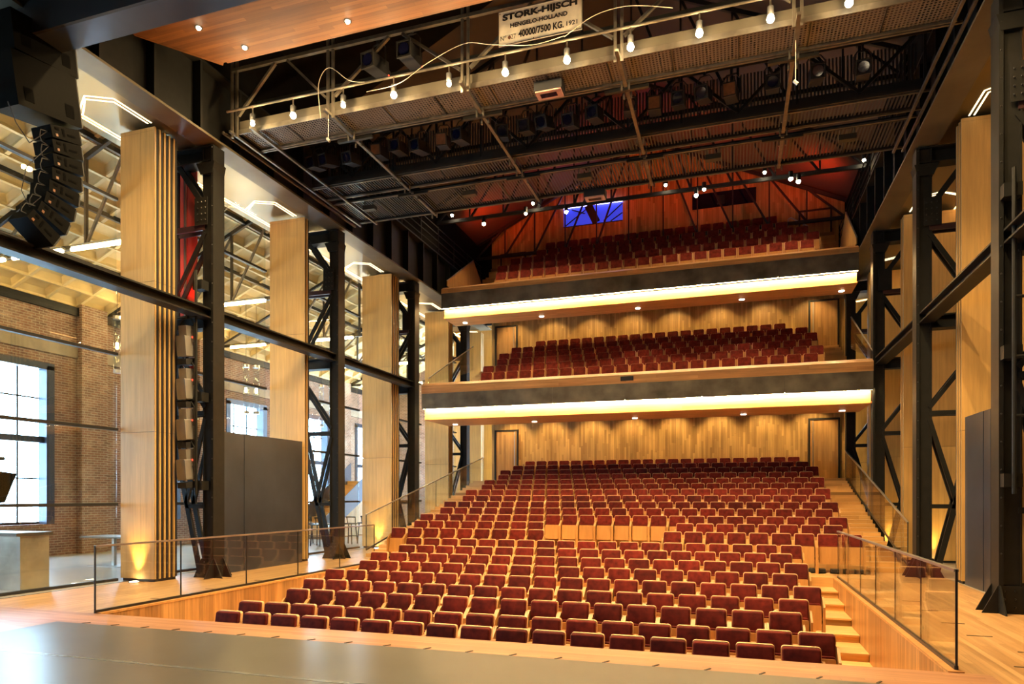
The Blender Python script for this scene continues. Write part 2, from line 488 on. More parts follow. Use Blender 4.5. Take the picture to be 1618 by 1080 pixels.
TROWS = [('T1', 25.21, -8.85, 23, 10.51), ('T2', 26.09, -9.09, 24, 11.08), ('T3', 27.04, -8.85, 23, 11.66), ('T4', 28.0, -8.0, 20, 12.25), ('T5', 28.84, -7.82, 19, 12.84)]
SH = 0.90

# pit tiers and side stair treads
pit = [r for r in ROWS if r[0][0] == 'L']
zf = {r[0]: r[4] - SH for r in ROWS + BROWS + TROWS}
fl = empty('floor_pit', (-3.5, 12, -1.2), kind=S)
for i, r in enumerate(pit):
    y0 = PY0 if i == 0 else r[1] - 0.32
    y1 = pit[i + 1][1] - 0.32 if i < len(pit) - 1 else PY1 - 0.001
    B(PX0 + 0.04, 1.35, y0, y1, -1.2, zf[r[0]]).build('tier', M['tread'], fl)
noses = [7.87, 12.07, 12.94, 13.79, 14.65, 15.5, PY1 - 0.001]
tz = [-0.87, -0.74, -0.61, -0.47, -0.34, -0.2]
for i in range(6):
    st = B(1.352, PX1 - 0.04, noses[i], noses[i + 1], -1.2, tz[i] - 0.03).build('step', M['tread'], fl)
    B(1.352, PX1 - 0.04, noses[i] - (0.025 if i else 0), noses[i + 1], tz[i] - 0.03, tz[i]).build('tread', M['tread'], st)

# pit side walls: single boards
def pit_wall(name, x, s, cap):
    w = empty(name, (x, 12, -1.2), kind=S)
    y = PY0; i = 0
    while y < PY1 - 0.01:
        wd = min(0.118, PY1 - y)
        MB().box(min(x, x + s * 0.035), max(x, x + s * 0.035), y + 0.0015, y + wd - 0.0015, -1.2, -0.02).build('board', M['board_side'], w)
        y += wd; i += 1
    MB().box(min(x - s * 0.10, x + s * 0.045), max(x - s * 0.10, x + s * 0.045), PY0, PY1, -0.02, 0.012).build('capping', M['cap'], w)
    return w
pit_wall('wall_pit_right', PX1, -1, True)
pit_wall('wall_pit_left', PX0, 1, True)

# upper raked tiers
rk = empty('floor_upper_rake', (-3.2, 22, 0), kind=S)
up = [r for r in ROWS if r[0][0] == 'U']
for i, r in enumerate(up):
    if i < 2:
        segs = [(-9.45, -9.45 + 0.5 * (9 - i) + 0.25), (2.85 - 0.5 * (9 - i) - 0.25, 2.85)]
    else:
        segs = [(-9.45, 2.85)]
    y0 = r[1] - 0.30 if i > 0 else r[1] - 0.22
    y1 = up[i + 1][1] - 0.30 if i < len(up) - 1 else 29.0
    for a, b in segs:
        z = zf[r[0]]
        if i == 0:
            continue
        B(a, b, y0, y1, max(0.001, zf[r[0]] - 0.6), z).build('tier', M['tread'], rk)
# side stairs of the upper rake (two risers for each tier), right and left
for sx0, sx1 in ((2.851, 3.72), (-10.28, -9.451)):
    zs, y, n = 0.0, 17.5, 24
    for i in range(n):
        z = 2.42 * (i + 1) / n; y0 = 17.75 + 9.0 * i / n
        B(sx0, sx1, y0, y0 + 9.0 / n + 0.02 if i < n - 1 else 29.0, max(0.001, z - 0.35), z).build('step', M['tread'], rk)

# ------------------------------------------------------------------ stage mat
mat = empty('dance_mat', (-3.5, 3, 0.0), 'black dance mat covering the stage floor in front of the red seats', 'mat')
for i, (a, b) in enumerate(((-4.5, -1.3), (-1.3, 1.0), (1.0, 3.3), (3.3, 5.62), (5.62, 7.16))):
    B(-9.05, 3.4, a + 0.002, b - 0.002, 0.0005, 0.006).build('mat_strip', M['mat'], mat)
    if i < 4: B(-9.05, 3.4, b - 0.03, b + 0.03, 0.006, 0.0075).build('seam_tape', M['tape'], mat)
for i in range(22):
    x = -8.6 + i * 0.52
    MB().bar((x, 7.17, 0.004), (x + 0.05, 7.26, 0.004), 0.02, 0.006).build('tape_tab', M['ink'], mat)
slots = [(2.75, 8.3), (3.05, 9.1), (2.8, 10.0), (2.75, 10.9), (2.7, 12.0), (2.7, 13.0), (-9.6, 9.3), (-9.6, 10.6), (-9.6, 12.0), (-9.6, 13.4)]
for i, (x, y) in enumerate(slots):
    B(x, x + 0.28, y, y + 0.025, 0.0005, 0.004).build('floor_slot', M['black'], None, label='narrow black cable slot in the %s timber deck, %s from the stage' % ('right' if x > 0 else 'left', ORD[i + 1 if i < 6 else i - 5]), cat='floor slot', group='cable slots in the deck')

# ------------------------------------------------------------------ back wall and side fills
WY = 29.0
wb = B(-10.38, 4.05, WY, WY + 0.2, 0, 13.5).build('wall_back', M['board_back'], kind=S)
MB().prism([(-10.38, WY, 13.5), (4.05, WY, 13.5), (-3.45, WY, 16.8)], (0, 0.2, 0)).build('gable', M['board_back'], wb)
# doors
doors = [(1, -10.22, -9.12, 2.45, 4.75), (2, 2.75, 3.88, 2.45, 4.82), (3, -10.2, -9.15, 7.1, 9.40), (4, 2.76, 3.86, 7.1, 9.42), (5, -9.95, -8.75, 10.7, 12.6), (6, 2.4, 3.6, 10.85, 12.95)]
for n, x0, x1, z0, z1 in doors:
    d = empty('door_%d' % n, ((x0 + x1) / 2, WY, z0), kind=S)
    B(x0 + 0.07, x1 - 0.07, WY - 0.05, WY - 0.003, z0, z1 - 0.07).build('leaf', M['door'], d)
    fr = MB().box(x0, x0 + 0.07, WY - 0.08, WY - 0.003, z0, z1).box(x1 - 0.07, x1, WY - 0.08, WY - 0.003, z0, z1).box(x0 + 0.07, x1 - 0.07, WY - 0.08, WY - 0.003, z1 - 0.07, z1)
    fr.build('frame', M['steel_grey'], d)
    hx = x1 - 0.17 if x0 < -5 else x0 + 0.17
    B(hx - 0.02, hx + 0.02, WY - 0.062, WY - 0.05, z0, z1 - 0.08).build('edge_strip', M['alu'], d)

# control room window with blue light, dark projection slot
cw = empty('window_1', (-5.77, WY - 0.02, 13.5), kind=S)
B(-7.05, -4.49, WY - 0.03, WY - 0.002, 13.46, 13.49).build('sill', M['steel_grey'], cw)
B(-7.05, -4.49, WY - 0.012, WY - 0.004, 13.49, 14.27).build('blue_glow_pane', emit('blue_room_glow', (0.035, 0.07, 0.9), 0.55), cw)  # glowing sheet stands in for the blue lit room behind
for a, b in ((-7.04, -6.02), (-5.65, -4.5)):
    MB().cyl((a, WY - 0.06, 14.30), (b, WY - 0.06, 14.30), 0.045, 8).build('tube', M['bluetube'], cw, True)
for p, q in (((-7.0, 13.5), (-5.9, 14.25)), ((-6.7, 14.2), (-6.1, 13.95)), ((-5.3, 13.55), (-4.5, 14.2)), ((-5.0, 13.5), (-4.5, 13.8))):
    MB().bar((p[0], WY - 0.02, p[1]), (q[0], WY - 0.02, q[1]), 0.02, 0.05).build('mullion', M['panel'], cw)
MB().bar((-5.95, WY - 0.1, 14.25), (-5.6, WY - 0.1, 13.5), 0.1, 0.34).build('projector_mount', M['black'], cw)
pw = empty('window_2', (-0.4, WY - 0.02, 13.53), kind=S)
B(-1.63, 0.84, WY - 0.02, WY - 0.004, 13.53, 14.14).build('dark_pane', M['lens'], pw)
B(-0.66, -0.36, WY - 0.2, WY - 0.021, 13.62, 13.92).build('projector_lens', M['black'], pw)

# hand rails by the top balcony doors
for i, (x0, x1, z, side) in enumerate(((-8.75, -8.05, 12.35, 'left'), (2.0, 2.7, 12.5, 'right'))):
    s = 1 if i == 0 else -1
    pts = [(x0, 28.6, z - 0.75), (x0, 28.6, z - 0.3), (x1 - 0.1, 28.6, z + 0.1), (x1, 28.6, z + 0.05), (x1, 28.6, z - 0.5)]
    if i: pts = [(x0, 28.6, z - 0.5), (x0, 28.6, z + 0.05), (x0 + 0.1, 28.6, z + 0.1), (x1, 28.6, z - 0.3), (x1, 28.6, z - 0.75)]
    MB().tube(pts, 0.022, 6).build('hand_rail', M['alu'], None, True, label='bright bent handrail beside the %s door of the top balcony' % side, cat='handrail')

# ------------------------------------------------------------------ balconies
def balcony(name, y, yb, zlip, zled, zcb, zct, label, ytop_floor, tiers, ordn):
    b = empty(name, (-3.25, y, zlip), label, 'balcony')
    x0, x1 = -10.37, (3.78 if ordn == 1 else 3.67)
    B(x0, x1, y + 0.25, yb, zlip, zlip + 0.06).build('soffit', M['soffit'], b)
    B(x0 + 0.03, x1 - 0.03, y + 0.22, y + 0.30, zlip, zled + 0.02).build('lit_lip', M['cap'], b)
    # steel fascia plates
    n = 6; w = (x1 - x0) / n
    for i in range(n):
        B(x0 + i * w + 0.003, x0 + (i + 1) * w - 0.003, y, y + 0.02, zled + 0.02, zcb).build('fascia_plate', M['fascia'], b)
    B(x0, x1, y + 0.021, y + 0.35, zled + 0.06, zcb).build('backing', M['black'], b)
    B(x0 + 0.02, x1 - 0.02, y + 0.05, y + 0.10, zled + 0.03, zled + 0.055).build('led_strip', M['led'], b)
    # cap
    MB().prism([(x0, y - 0.01, zcb), (x0, y + 0.55, zcb), (x0, y + 0.55, zct + 0.10), (x0, y + 0.16, zct + 0.02), (x0, y - 0.01, zct - 0.08)], (x1 - x0, 0, 0)).build('parapet_cap', M['cap'], b)
    # raked floor behind
    for i, r in enumerate(tiers):
        ya = y + 0.551 if i == 0 else r[1] - 0.30
        ye = tiers[i + 1][1] - 0.30 if i < len(tiers) - 1 else WY - 0.001
        za = zf[r[0]]
        B(-9.45, 2.85, ya, ye, za - 0.45, za).build('tier', M['tread'], b)
        for k in range(2):
            yy0 = ya + (ye - ya) * k / 2; yy1 = ya + (ye - ya) * (k + 1) / 2
            zz = za - (0.21 if k == 0 else 0)
            for a, c in ((x0 + 0.02, -9.451), (2.851, x1 - 0.02)):
                B(a, c, yy0, yy1, zz - 0.4, zz).build('step', M['tread'], b)
    # closing slab under the rake
    r0, r1 = tiers[0], tiers[-1]
    MB().prism([(x0, yb, zlip + 0.001), (x0, WY - 0.001, zf[r1[0]] - 0.62), (x0, WY - 0.001, zf[r1[0]] - 0.5), (x0, yb, zlip + 0.05)], (x1 - x0, 0, 0)).build('sloping_underside', M['soffit'], b)
    return b
b1 = balcony('balcony', 21.7, 24.1, 4.46, 4.79, 5.35, 5.70, 'lower balcony with grey steel front and a glowing strip over the stalls', 0, BROWS, 1)
b2 = balcony('balcony', 23.4, 24.8, 8.44, 8.74, 9.32, 9.56, 'top balcony with dark steel front under the red lit roof', 0, TROWS, 2)
MB().box(-3.42, -3.02, 21.63, 21.69, 5.43, 5.56).build('display_box', M['black'], None, label='small black display box fixed to the lower balcony parapet', cat='box')

# soffit downlights
def downlight(x, y, z, label, group, p=150, size=R(100), mat='bulb_small'):
    d = empty('downlight', (x, y, z), label, 'downlight', group)
    MB().cyl((x, y, z - 0.004), (x, y, z - 0.012), 0.105, 14).build('trim_ring', M['alu'], d, True)
    MB().cyl((x, y, z - 0.0125), (x, y, z - 0.02), 0.085, 14).build('lens', M[mat], d, True)
    l = light('SPOT', 'lamp', (x, y, z - 0.06), p, WARM, d, spot_size=size, spot_blend=0.9, shadow_soft_size=0.07)
    return d
for i, x in enumerate((-9.85, -6.79, -3.22, 0.29, 3.21)):
    downlight(x, 23.5, 4.46, 'round recessed downlight in the lower balcony soffit, %s from the left' % ORD[i + 1], 'lower balcony downlights')
for i, x in enumerate((-9.81, -6.77, -3.24, 0.25, 3.31)):
    downlight(x, 24.38, 8.44, 'round recessed downlight in the top balcony soffit, %s from the left' % ORD[i + 1], 'top balcony downlights')
# wall washers in the upper part of the recess under each balcony
for zz, pw_ in ((5.6, 210), (9.95, 130)):
    for i in range(8):
        l = light('SPOT', 'wall_washer', (-9.3 + i * 1.74, 27.9, zz), pw_, WARM2, None, spot_size=R(85), spot_blend=0.7, shadow_soft_size=0.05)
        aim(l, (-9.3 + i * 1.74, 29.3, zz - 3))

# glass at the balcony ends
def glass_panel(name, pts, off, label, rail=None, cat='glass balustrade'):
    g = empty(name, pts[0], label, cat)
    MB().prism(pts, off).build('pane', M['glass'], g)
    if rail:
        m = MB()
        for a, b in rail: m.bar(a, b, 0.035, 0.03)
        m.build('rail', M['alu'], g)
    return g
glass_panel('end_glass', [(-10.2, 21.9, 5.72), (-10.2, 26.2, 6.9), (-10.2, 26.2, 7.91), (-10.2, 21.9, 5.9)], (0.015, 0, 0), 'sloping glass balustrade at the left end of the lower balcony', [((-10.19, 21.9, 5.92), (-10.19, 26.2, 7.93))])
glass_panel('end_glass', [(3.8, 21.9, 5.72), (3.8, 25.7, 6.8), (3.8, 25.7, 7.86), (3.8, 21.9, 5.95)], (-0.015, 0, 0), 'sloping glass balustrade at the right end of the lower balcony', [((3.79, 21.9, 5.97), (3.79, 25.7, 7.88))])
for s, x, nm in ((1, -10.2, 'left'), (-1, 3.64, 'right')):
    o = MB().prism([(x, 23.5, 9.62), (x, 28.2, 10.0), (x, 26.2 if s > 0 else 25.7, 11.45), (x, 23.5, 9.80)], (0.03 * s, 0, 0)).build('end_screen', M['door'], None, label='triangular timber screen at the %s end of the top balcony' % nm, cat='screen')
    MB().bar((x + 0.015 * s, 23.5, 9.82), (x + 0.015 * s, 26.2 if s > 0 else 25.7, 11.47), 0.04, 0.02).build('edge_strip', M['alu'], o)

# ------------------------------------------------------------------ glass balustrades round the pit and stairs
def balustrade(name, x, ys, z0f, z1f, label, endcap=True, railw=0.045):
    g = empty(name, (x, ys[0], z0f(ys[0])), label, 'glass balustrade')
    for a, b in zip(ys[:-1], ys[1:]):
        MB().prism([(x - 0.009, a + 0.008, z0f(a)), (x - 0.009, b - 0.008, z0f(b)), (x - 0.009, b - 0.008, z1f(b)), (x - 0.009, a + 0.008, z1f(a))], (0.018, 0, 0)).build('pane', M['glass'], g)
        MB().bar((x, b, z0f(b)), (x, b, z1f(b)), 0.012, 0.022).build('joint', M['steel'], g)
    MB().bar((x, ys[0], z1f(ys[0]) + 0.012), (x, ys[-1], z1f(ys[-1]) + 0.012), railw, 0.028).build('top_rail', M['alu'], g)
    MB().bar((x, ys[0], z0f(ys[0]) + 0.02), (x, ys[-1], z0f(ys[-1]) + 0.02), 0.035, 0.04).build('base_channel', M['steel_grey'], g)
    if endcap: MB().bar((x, ys[0], z0f(ys[0])), (x, ys[0], z1f(ys[0]) + 0.02), 0.02, 0.02).build('end_post', M['black'], g)
    return g
flat0 = lambda y: 0.012
flat1 = lambda y: 1.0
balustrade('glass_railing', PX1 + 0.05, [7.93 + (16.2 - 7.93) * i / 6 for i in range(7)], flat0, flat1, 'frameless glass railing along the right side of the seating pit')
balustrade('glass_railing', PX0 - 0.05, [7.83 + (16.2 - 7.83) * i / 5 for i in range(6)], flat0, flat1, 'frameless glass railing along the left side of the seating pit')
sl0 = lambda y: 0.18 + (y - 17.67) * (2.42 - 0.18) / (26.9 - 17.67)
sl1 = lambda y: sl0(y) + 0.98
balustrade('stair_glass', 3.78, [17.67 + (26.9 - 17.67) * i / 6 for i in range(7)], sl0, sl1, 'glass railing climbing beside the right hand stairs of the stalls', True)
balustrade('stair_glass', -10.33, [17.86 + (27.8 - 17.86) * i / 6 for i in range(7)], lambda y: 0.18 + (y - 17.86) * .225, lambda y: 1.22 + (y - 17.86) * .225, 'glass railing climbing beside the left hand stairs of the stalls', True)

# ------------------------------------------------------------------ seats
def seat_meshes():
    d = {}
    lean = 0.16
    m = MB().rrect(-0.206, 0.206, 0.42, 0.890, -0.085, -0.012, 0.032, 3, lean, 0.018)
    m.box(-0.07, 0.07, -0.085 + lean * 0.17 - 0.006, -0.06 + lean * 0.17, 0.585, 0.597)
    d['backrest'] = m.mesh('backrest', M['velvet'], smooth=True)
    d['back_shell'] = MB().rrect(-0.216, 0.216, 0.38, 0.901, -0.040, 0.012, 0.038, 3, lean).mesh('back_shell', M['rim'], smooth=True)
    d['seat_cushion'] = MB().rrect(-0.20, 0.20, 0.28, 0.640, -0.145, -0.09, 0.03, 2, 0.10, 0.0).mesh('seat_cushion', M['velvet'], smooth=True)
    d['seat_panel'] = MB().rrect(-0.20, 0.20, 0.22, 0.615, -0.170, -0.146, 0.02, 2, 0.10).mesh('seat_panel', M['seatwood'])
    s = MB().prism([(0, -0.24, 0.0), (0, 0.03, 0.0), (0, 0.07, 0.74), (0, -0.02, 0.74), (0, -0.22, 0.60)], (0.03, 0, 0))
    d['side_panel'] = s.mesh('side_panel', M['seatwood'])
    d['hinge'] = MB().box(-0.25, 0.25, -0.06, 0.02, 0.30, 0.36).mesh('hinge_bar', M['black'])
    return d
SM = seat_meshes()


def seat(x, y, z, label, group, wheels=False):
    o = empty('theatre_seat', (x, y, z), label, 'theatre seat', group)
    for nm in ('backrest', 'back_shell', 'seat_cushion', 'seat_panel'):
        put(nm, SM[nm], o)
    put('side_panel', SM['side_panel'], o, (-0.2495, 0, 0)); put('side_panel', SM['side_panel'], o, (0.2195, 0, 0))
    put('hinge_bar', SM['hinge'], o)
    return o


PITN = ['the front row', 'the second row', 'the third row', 'the fourth row', 'the fifth row', 'the sixth row', 'the seventh row', 'the eighth row', 'the ninth row']
far = []
wheelm = MB().box(-0.09, 0.09, -0.12, 0.12, 0.03, 0.10).cyl((-0.1, 0, 0.05), (0.1, 0, 0.05), 0.05, 8).mesh('castor', M['black'])
for ri, (k, y, xl, n, zt) in enumerate(ROWS):
    z = zt - SH
    for i in range(n):
        if k == 'U1' and 9 <= i < 15: continue
        if k == 'U2' and 8 <= i < 15: continue
        x = xl + 0.215 + 0.5 * i
        if k[0] == 'L':
            lb = 'red velvet tip-up seat in %s from the stage, %s from its left end' % (PITN[ri].replace('the front row', 'the first row'), ORD[i + 1])
            seat(x, y, z, lb, 'stalls seats in the pit')
        elif int(k[1:]) <= 6:
            u = int(k[1:])
            if u <= 2:
                left = i < 10
                j = i + 1 if left else i - 14
                lb = 'dark red seat in the %s upper stalls row, %s %s' % (ORD[u], ORD[j], 'from its left end' if left else 'right of the gap')
            else:
                lb = 'dark red seat in the %s row of upper stalls, %s from left' % (ORD[u], ORD[i + 1])
            o = seat(x, y, z, lb, 'seats of the upper stalls')
            if u == 1:
                put('castor', wheelm, o, (-0.15, -0.02, 0)); put('castor', wheelm, o, (0.15, -0.02, 0))
        else:
            far.append((x, y, z))
for rows, lim in ((BROWS, 0), (TROWS, 0)):
    for k, y, xl, n, zt in rows:
        for i in range(n): far.append((xl + 0.215 + 0.5 * i, y, zt - SH))
# the remaining, farther seats as one object
fm = MB()
def far_seat(x, y, z):
    lean = 0.16
    fm.cm = 0; fm.rrect(x - 0.206, x + 0.206, z + 0.42, z + 0.890, y - 0.075, y - 0.02, 0.03, 1, lean); 
    fm.cm = 1; fm.rrect(x - 0.216, x + 0.216, z + 0.38, z + 0.901, y - 0.04, y + 0.012, 0.038, 2, lean)
    fm.cm = 0; fm.box(x - 0.20, x + 0.20, y - 0.12, y - 0.07, z + 0.28, z + 0.58)
    fm.cm = 2; fm.box(x - 0.20, x + 0.20, y - 0.14, y - 0.121, z + 0.22, z + 0.56)
    fm.box(x - 0.2495, x - 0.2195, y - 0.14, y + 0.03, z, z + 0.62); fm.box(x + 0.2195, x + 0.2495, y - 0.14, y + 0.03, z, z + 0.62)
for p in far: far_seat(*p)
fm.build('theatre_seats', [M['velvet'], M['rim'], M['seatwood']], None, label='far rows of red theatre seats at the rear stalls and on both balconies', cat='theatre seats', kind='stuff')

# ------------------------------------------------------------------ lattice columns
CY = [12.2, 17.1, 22.0, 26.9]
side_name = {-1: 'left', 1: 'right'}
def lattice_column(x, y, s, k):
    nm = side_name[s]
    o = empty('lattice_column', (x, y, 0), 'riveted black lattice column on the %s side, %s from the stage' % (nm, ORD[k + 1]), 'steel column', 'lattice columns')
    hw = 0.135
    m = MB().box(x - s * hw - 0.03, x - s * hw + 0.03, y - 0.17, y + 0.17, 0.02, 9.36)
    m.box(min(x - s * hw, x + s * hw), max(x - s * hw, x + s * hw), y - 0.11, y - 0.085, 0.02, 9.36)
    m.box(min(x - s * hw, x + s * hw), max(x - s * hw, x + s * hw), y + 0.085, y + 0.11, 0.02, 9.36)
    m.box(x + s * hw - 0.012, x + s * hw + 0.012, y - 0.13, y + 0.13, 0.02, 9.36)
    m.build('post', M['steel'], o)
    # shoe
    for yy in (y - 0.14, y + 0.14):
        MB().prism([(x - 0.38, yy - 0.012, 0), (x + 0.38, yy - 0.012, 0), (x + 0.17, yy - 0.012, 0.42), (x - 0.17, yy - 0.012, 0.42)], (0, 0.024, 0)).build('shoe_plate', M['steel'], o)
    MB().prism([(x - s * hw, y - 0.42, 0), (x - s * hw, y + 0.42, 0), (x - s * hw, y + 0.17, 0.42), (x - s * hw, y - 0.17, 0.42)], (-s * 0.024, 0, 0)).build('shoe_plate', M['steel'], o)
    rv = MB()
    for i in range(3):
        for dx in (-0.09, 0.05): rv.sphere((x + dx, y - 0.155, 0.1 + 0.12 * i), 0.018, 6, 4)
    if k < 2:
        for z in [0.9 + 0.42 * i for i in range(21)]:
            rv.sphere((x - s * hw - 0.0, y - 0.172, z), 0.014, 6, 4)
        for i in range(4):
            for j in range(3): rv.sphere((x + s * (0.02 + 0.1 * j), y - 0.205, 7.75 + 0.13 * i), 0.016, 6, 4)
    rv.build('rivets', M['steel_grey'], o, True, kind='stuff')
    ox = x + s * 1.05
    # outer chord: upright above, slanting to the foot below
    for yy in (y - 0.11, y + 0.11):
        MB().bar((ox, yy, 3.55), (ox, yy, 9.3), 0.07, 0.05).build('outer_chord', M['steel'], o)
        MB().bar((ox, yy, 3.55), (x + s * 0.24, yy, 0.1), 0.11, 0.05, (0, 1, 0)).build('slanting_leg', M['steel'], o)
        MB().bar((x + s * 0.1, yy, 3.45), (x + s * 0.62, yy, 1.6), 0.09, 0.05, (0, 1, 0)).build('brace', M['steel'], o)
        MB().bar((ox, yy, 5.0), (x + s * 0.1, yy, 3.7), 0.09, 0.05, (0, 1, 0)).build('brace', M['steel'], o)
        MB().bar((x + s * 0.1, yy, 7.5), (ox, yy, 5.95), 0.10, 0.05, (0, 1, 0)).build('brace', M['steel'], o)
        MB().bar((ox - s * 0.15, yy, 9.15), (x + s * 0.14, yy, 8.1), 0.12, 0.05, (0, 1, 0)).build('brace', M['steel'], o)
        MB().bar((x + s * 0.1, yy, 1.55), (x + s * 0.62, yy, 1.55), 0.05, 0.09).build('strut', M['steel'], o)
        MB().bar((x + s * 0.1, yy, 3.58), (ox, yy, 3.58), 0.05, 0.10).build('strut', M['steel'], o)
        MB().bar((x + s * 0.1, yy, 7.62), (ox, yy, 7.62), 0.05, 0.12).build('strut', M['redlit_steel'], o)
    MB().ibeam((x + s * 0.1, y, 5.58), (ox, y, 5.58), 0.30, 0.28, 0.03).build('deep_strut', M['steel'], o)
    MB().ibeam((x - s * 0.1, y, 9.20), (ox + s * 0.15, y, 9.20), 0.34, 0.34, 0.03).build('head_beam', M['steel'], o)
    MB().box(min(x - s * 0.02, x + s * 0.32), max(x - s * 0.02, x + s * 0.32), y - 0.185, y - 0.172, 7.65, 8.25).build('gusset_plate', M['steel'], o)
    MB().prism([(x - s * 0.2, y - 0.18, 9.0), (x + s * 0.28, y - 0.18, 9.0), (x + s * 0.17, y - 0.18, 8.75), (x - s * 0.14, y - 0.18, 8.75)], (0, 0.36, 0)).build('bracket', M['steel'], o)
    return o
for k, y in enumerate(CY):
    lattice_column(-10.85, y, -1, k)
    lattice_column(3.95, y, 1, k)

# longitudinal tie beams between the columns
tb = MB().ibeam((-10.9, 3.0, 5.72), (-10.9, 21.9, 5.72), 0.22, 0.30, 0.03)
tb.build('tie_beam', M['steel'], None, label='long dark steel tie beam crossing the left towers at mid height', cat='steel beam')
MB().ibeam((4.0, 3.0, 5.66), (4.0, 21.9, 5.66), 0.22, 0.30, 0.03).build('tie_beam', M['steel'], None, label='long dark steel tie beam running between the right hand columns', cat='steel beam')

# crane girders
def girder(s, xc):
    nm = side_name[s]
    g = empty('crane_girder', (xc, 18, 9.4), 'deep riveted crane girder along the %s wall carried on the lattice columns' % nm, 'steel girder')
    B(xc - 0.27, xc + 0.27, 2.0, 29.5, 9.40, 9.45).build('bottom_flange', M['girder'], g)
    B(xc - 0.02, xc + 0.02, 2.0, 29.5, 9.45, 10.9).build('web', M['steel'], g)
    B(xc - 0.24, xc + 0.24, 2.0, 29.5, 10.9, 10.95).build('top_flange', M['steel'], g)
    xi = xc - s * 0.02
    for i in range(22):
        y = 3.2 + i * 1.2
        B(min(xi, xi - s * 0.20), max(xi, xi - s * 0.20), y, y + 0.06, 9.45, 10.9).build('stiffener', M['steel'], g)
    B(xc - 0.06, xc + 0.06, 2.0, 29.5, 10.95, 11.07).build('crane_rail', M['steel'], g)
    return g
girder(-1, -10.85)
girder(1, 3.95)

# bronze soffits with LED lines above the towers
def side_soffit(s, xa, xb):
    nm = side_name[s]
    sf = B(min(xa, xb), max(xa, xb), 2.0, 29.5, 9.46, 9.52).build('ceiling_%s_soffit' % nm, M['bronze'], kind=S)
    for k in range(6):
        y = 6.2 + 4.9 * k if s < 0 else 6.2 + 4.9 * k
        o = empty('led_line', ((xa + xb) / 2, y, 9.45), 'twin line of warm light in the %s soffit, %s bay from the stage' % (nm, ORD[k + 1]), 'led line', 'led lines in the soffits')
        xo = xb - s * 0.25; xi = xa + s * 0.30
        for d in (0.0, 0.09):
            MB().bar((xo - s * d, y + 1.2 - 4.9 + 0.4, 9.457), (xo - s * d, y + 4.9, 9.457), 0.03, 0.008).build('line', M['ledline'], o)
            MB().bar((xo - s * 0.1, y + 4.15 + d, 9.457), (xi + s * 0.45 + s * d, y + 3.75 + d, 9.457), 0.03, 0.008).build('line', M['ledline'], o)
            MB().bar((xi + s * 0.45 + s * d, y + 3.75 + d, 9.457), (xi + s * d, y + 4.0 + d, 9.457), 0.03, 0.008).build('line', M['ledline'], o)
            MB().bar((xi + s * d, y + 4.0 + d, 9.457), (xi + s * d, y + 4.9, 9.457), 0.03, 0.008).build('line', M['ledline'], o)
    return sf
side_soffit(-1, -11.12, -12.85)
side_soffit(1, 4.22, 5.95)

# ------------------------------------------------------------------ acoustic towers of parked timber panels
def tower(s, xin, w, y, depth, n, label):
    xo = xin + s * w
    x0, x1 = min(xin, xo), max(xin, xo)
    t = empty('panel_tower', ((x0 + x1) / 2, y, 0.06), label, 'panel tower', 'timber panel towers')
    pitch = depth / n
    B(x0 + 0.03, x1 - 0.03, y + 0.03, y + depth - 0.03, 0.0, 0.06).build('plinth', M['black'], t)
    seams = [0.06, 3.1, 6.2, 9.38]
    for i in range(n):
        ya = y + i * pitch
        for a, b in zip(seams[:-1], seams[1:]):
            B(x0, x1, ya, ya + pitch * 0.34, a, b - 0.006).build('panel', M['oak'], t)
        B(x0 + 0.02, x1 - 0.02, ya + pitch * 0.34, ya + pitch, 0.06, 9.36).build('panel_core', M['black'], t)
        xe = x1 if s < 0 else x0
        B(xe - 0.004, xe + 0.004, ya + pitch * 0.05, ya + pitch * 0.12, 0.06, 9.37).build('edge_trim', M['alu'], t)
    return t
TW = [(11.1, .9, .62, 5), (15.95, 1.12, .22, 2), (20.9, 1.12, .62, 4), (25.8, 1.05, .5, 4), (29.6, 1.0, .4, 3)]
for k, (y, w, d, n) in enumerate(TW):
    tower(-1, -11.12 - (0.0 if k else 0.22), w, y, d, n, 'tall oak panel tower with black edge slots on the left, %s from the stage' % ORD[k + 1])
for k, (y, w, d, n) in enumerate([(15.9, 1.5, .45, 3), (20.85, 1.3, .45, 3), (25.8, 1.2, .45, 3), (29.6, 1.0, .4, 3)]):
    tower(1, 4.36, w, y, d, n, 'tall oak panel tower on the right, %s from the stage' % ORD[k + 1])

# red cloth banner behind the first left tower
bn = empty('red_banner', (-11.75, 12.44, 4.6), 'red cloth panel hanging behind the first left tower', 'banner')
B(-12.05, -11.84, 12.42, 12.46, 4.6, 9.46).build('cloth', M['redcloth'], bn)
B(-11.77, -11.50, 12.42, 12.46, 4.6, 9.46).build('cloth', M['redcloth'], bn)
B(-11.825, -11.79, 12.40, 12.46, 4.6, 9.35).build('track', M['alu'], bn)
rl = light('SPOT', 'red_wash', (-11.3, 11.95, 5.9), 90, (1, 0.05, 0.02), None, spot_size=R(80), shadow_soft_size=0.1)
aim(rl, (-11.75, 12.44, 8.0))

# dark steel sliding panels
for (x, y0, y1, z1, nm, f) in ((-11.15, 12.75, 15.8, 3.25, 'left', 1), (4.46, 14.44, 15.83, 3.35, 'right', -1)):
    p = empty('steel_panel', (x, (y0 + y1) / 2, 0.0), 'tall blue-black steel panel standing behind the %s lattice columns' % nm, 'steel panel')
    ym = y0 + (y1 - y0) * 0.25
    B(x - 0.05, x + 0.05, y0, ym - 0.004, 0.0, z1).build('leaf', M['panel'], p)
    B(x - 0.06, x + 0.06, ym + 0.004, y1, 0.0, z1).build('leaf', M['panel'], p)
    B(min(x, x - f * 0.9), max(x, x - f * 0.9), y1 + 0.001, y1 + 0.05, 0.0, z1).build('return', M['panel'], p)

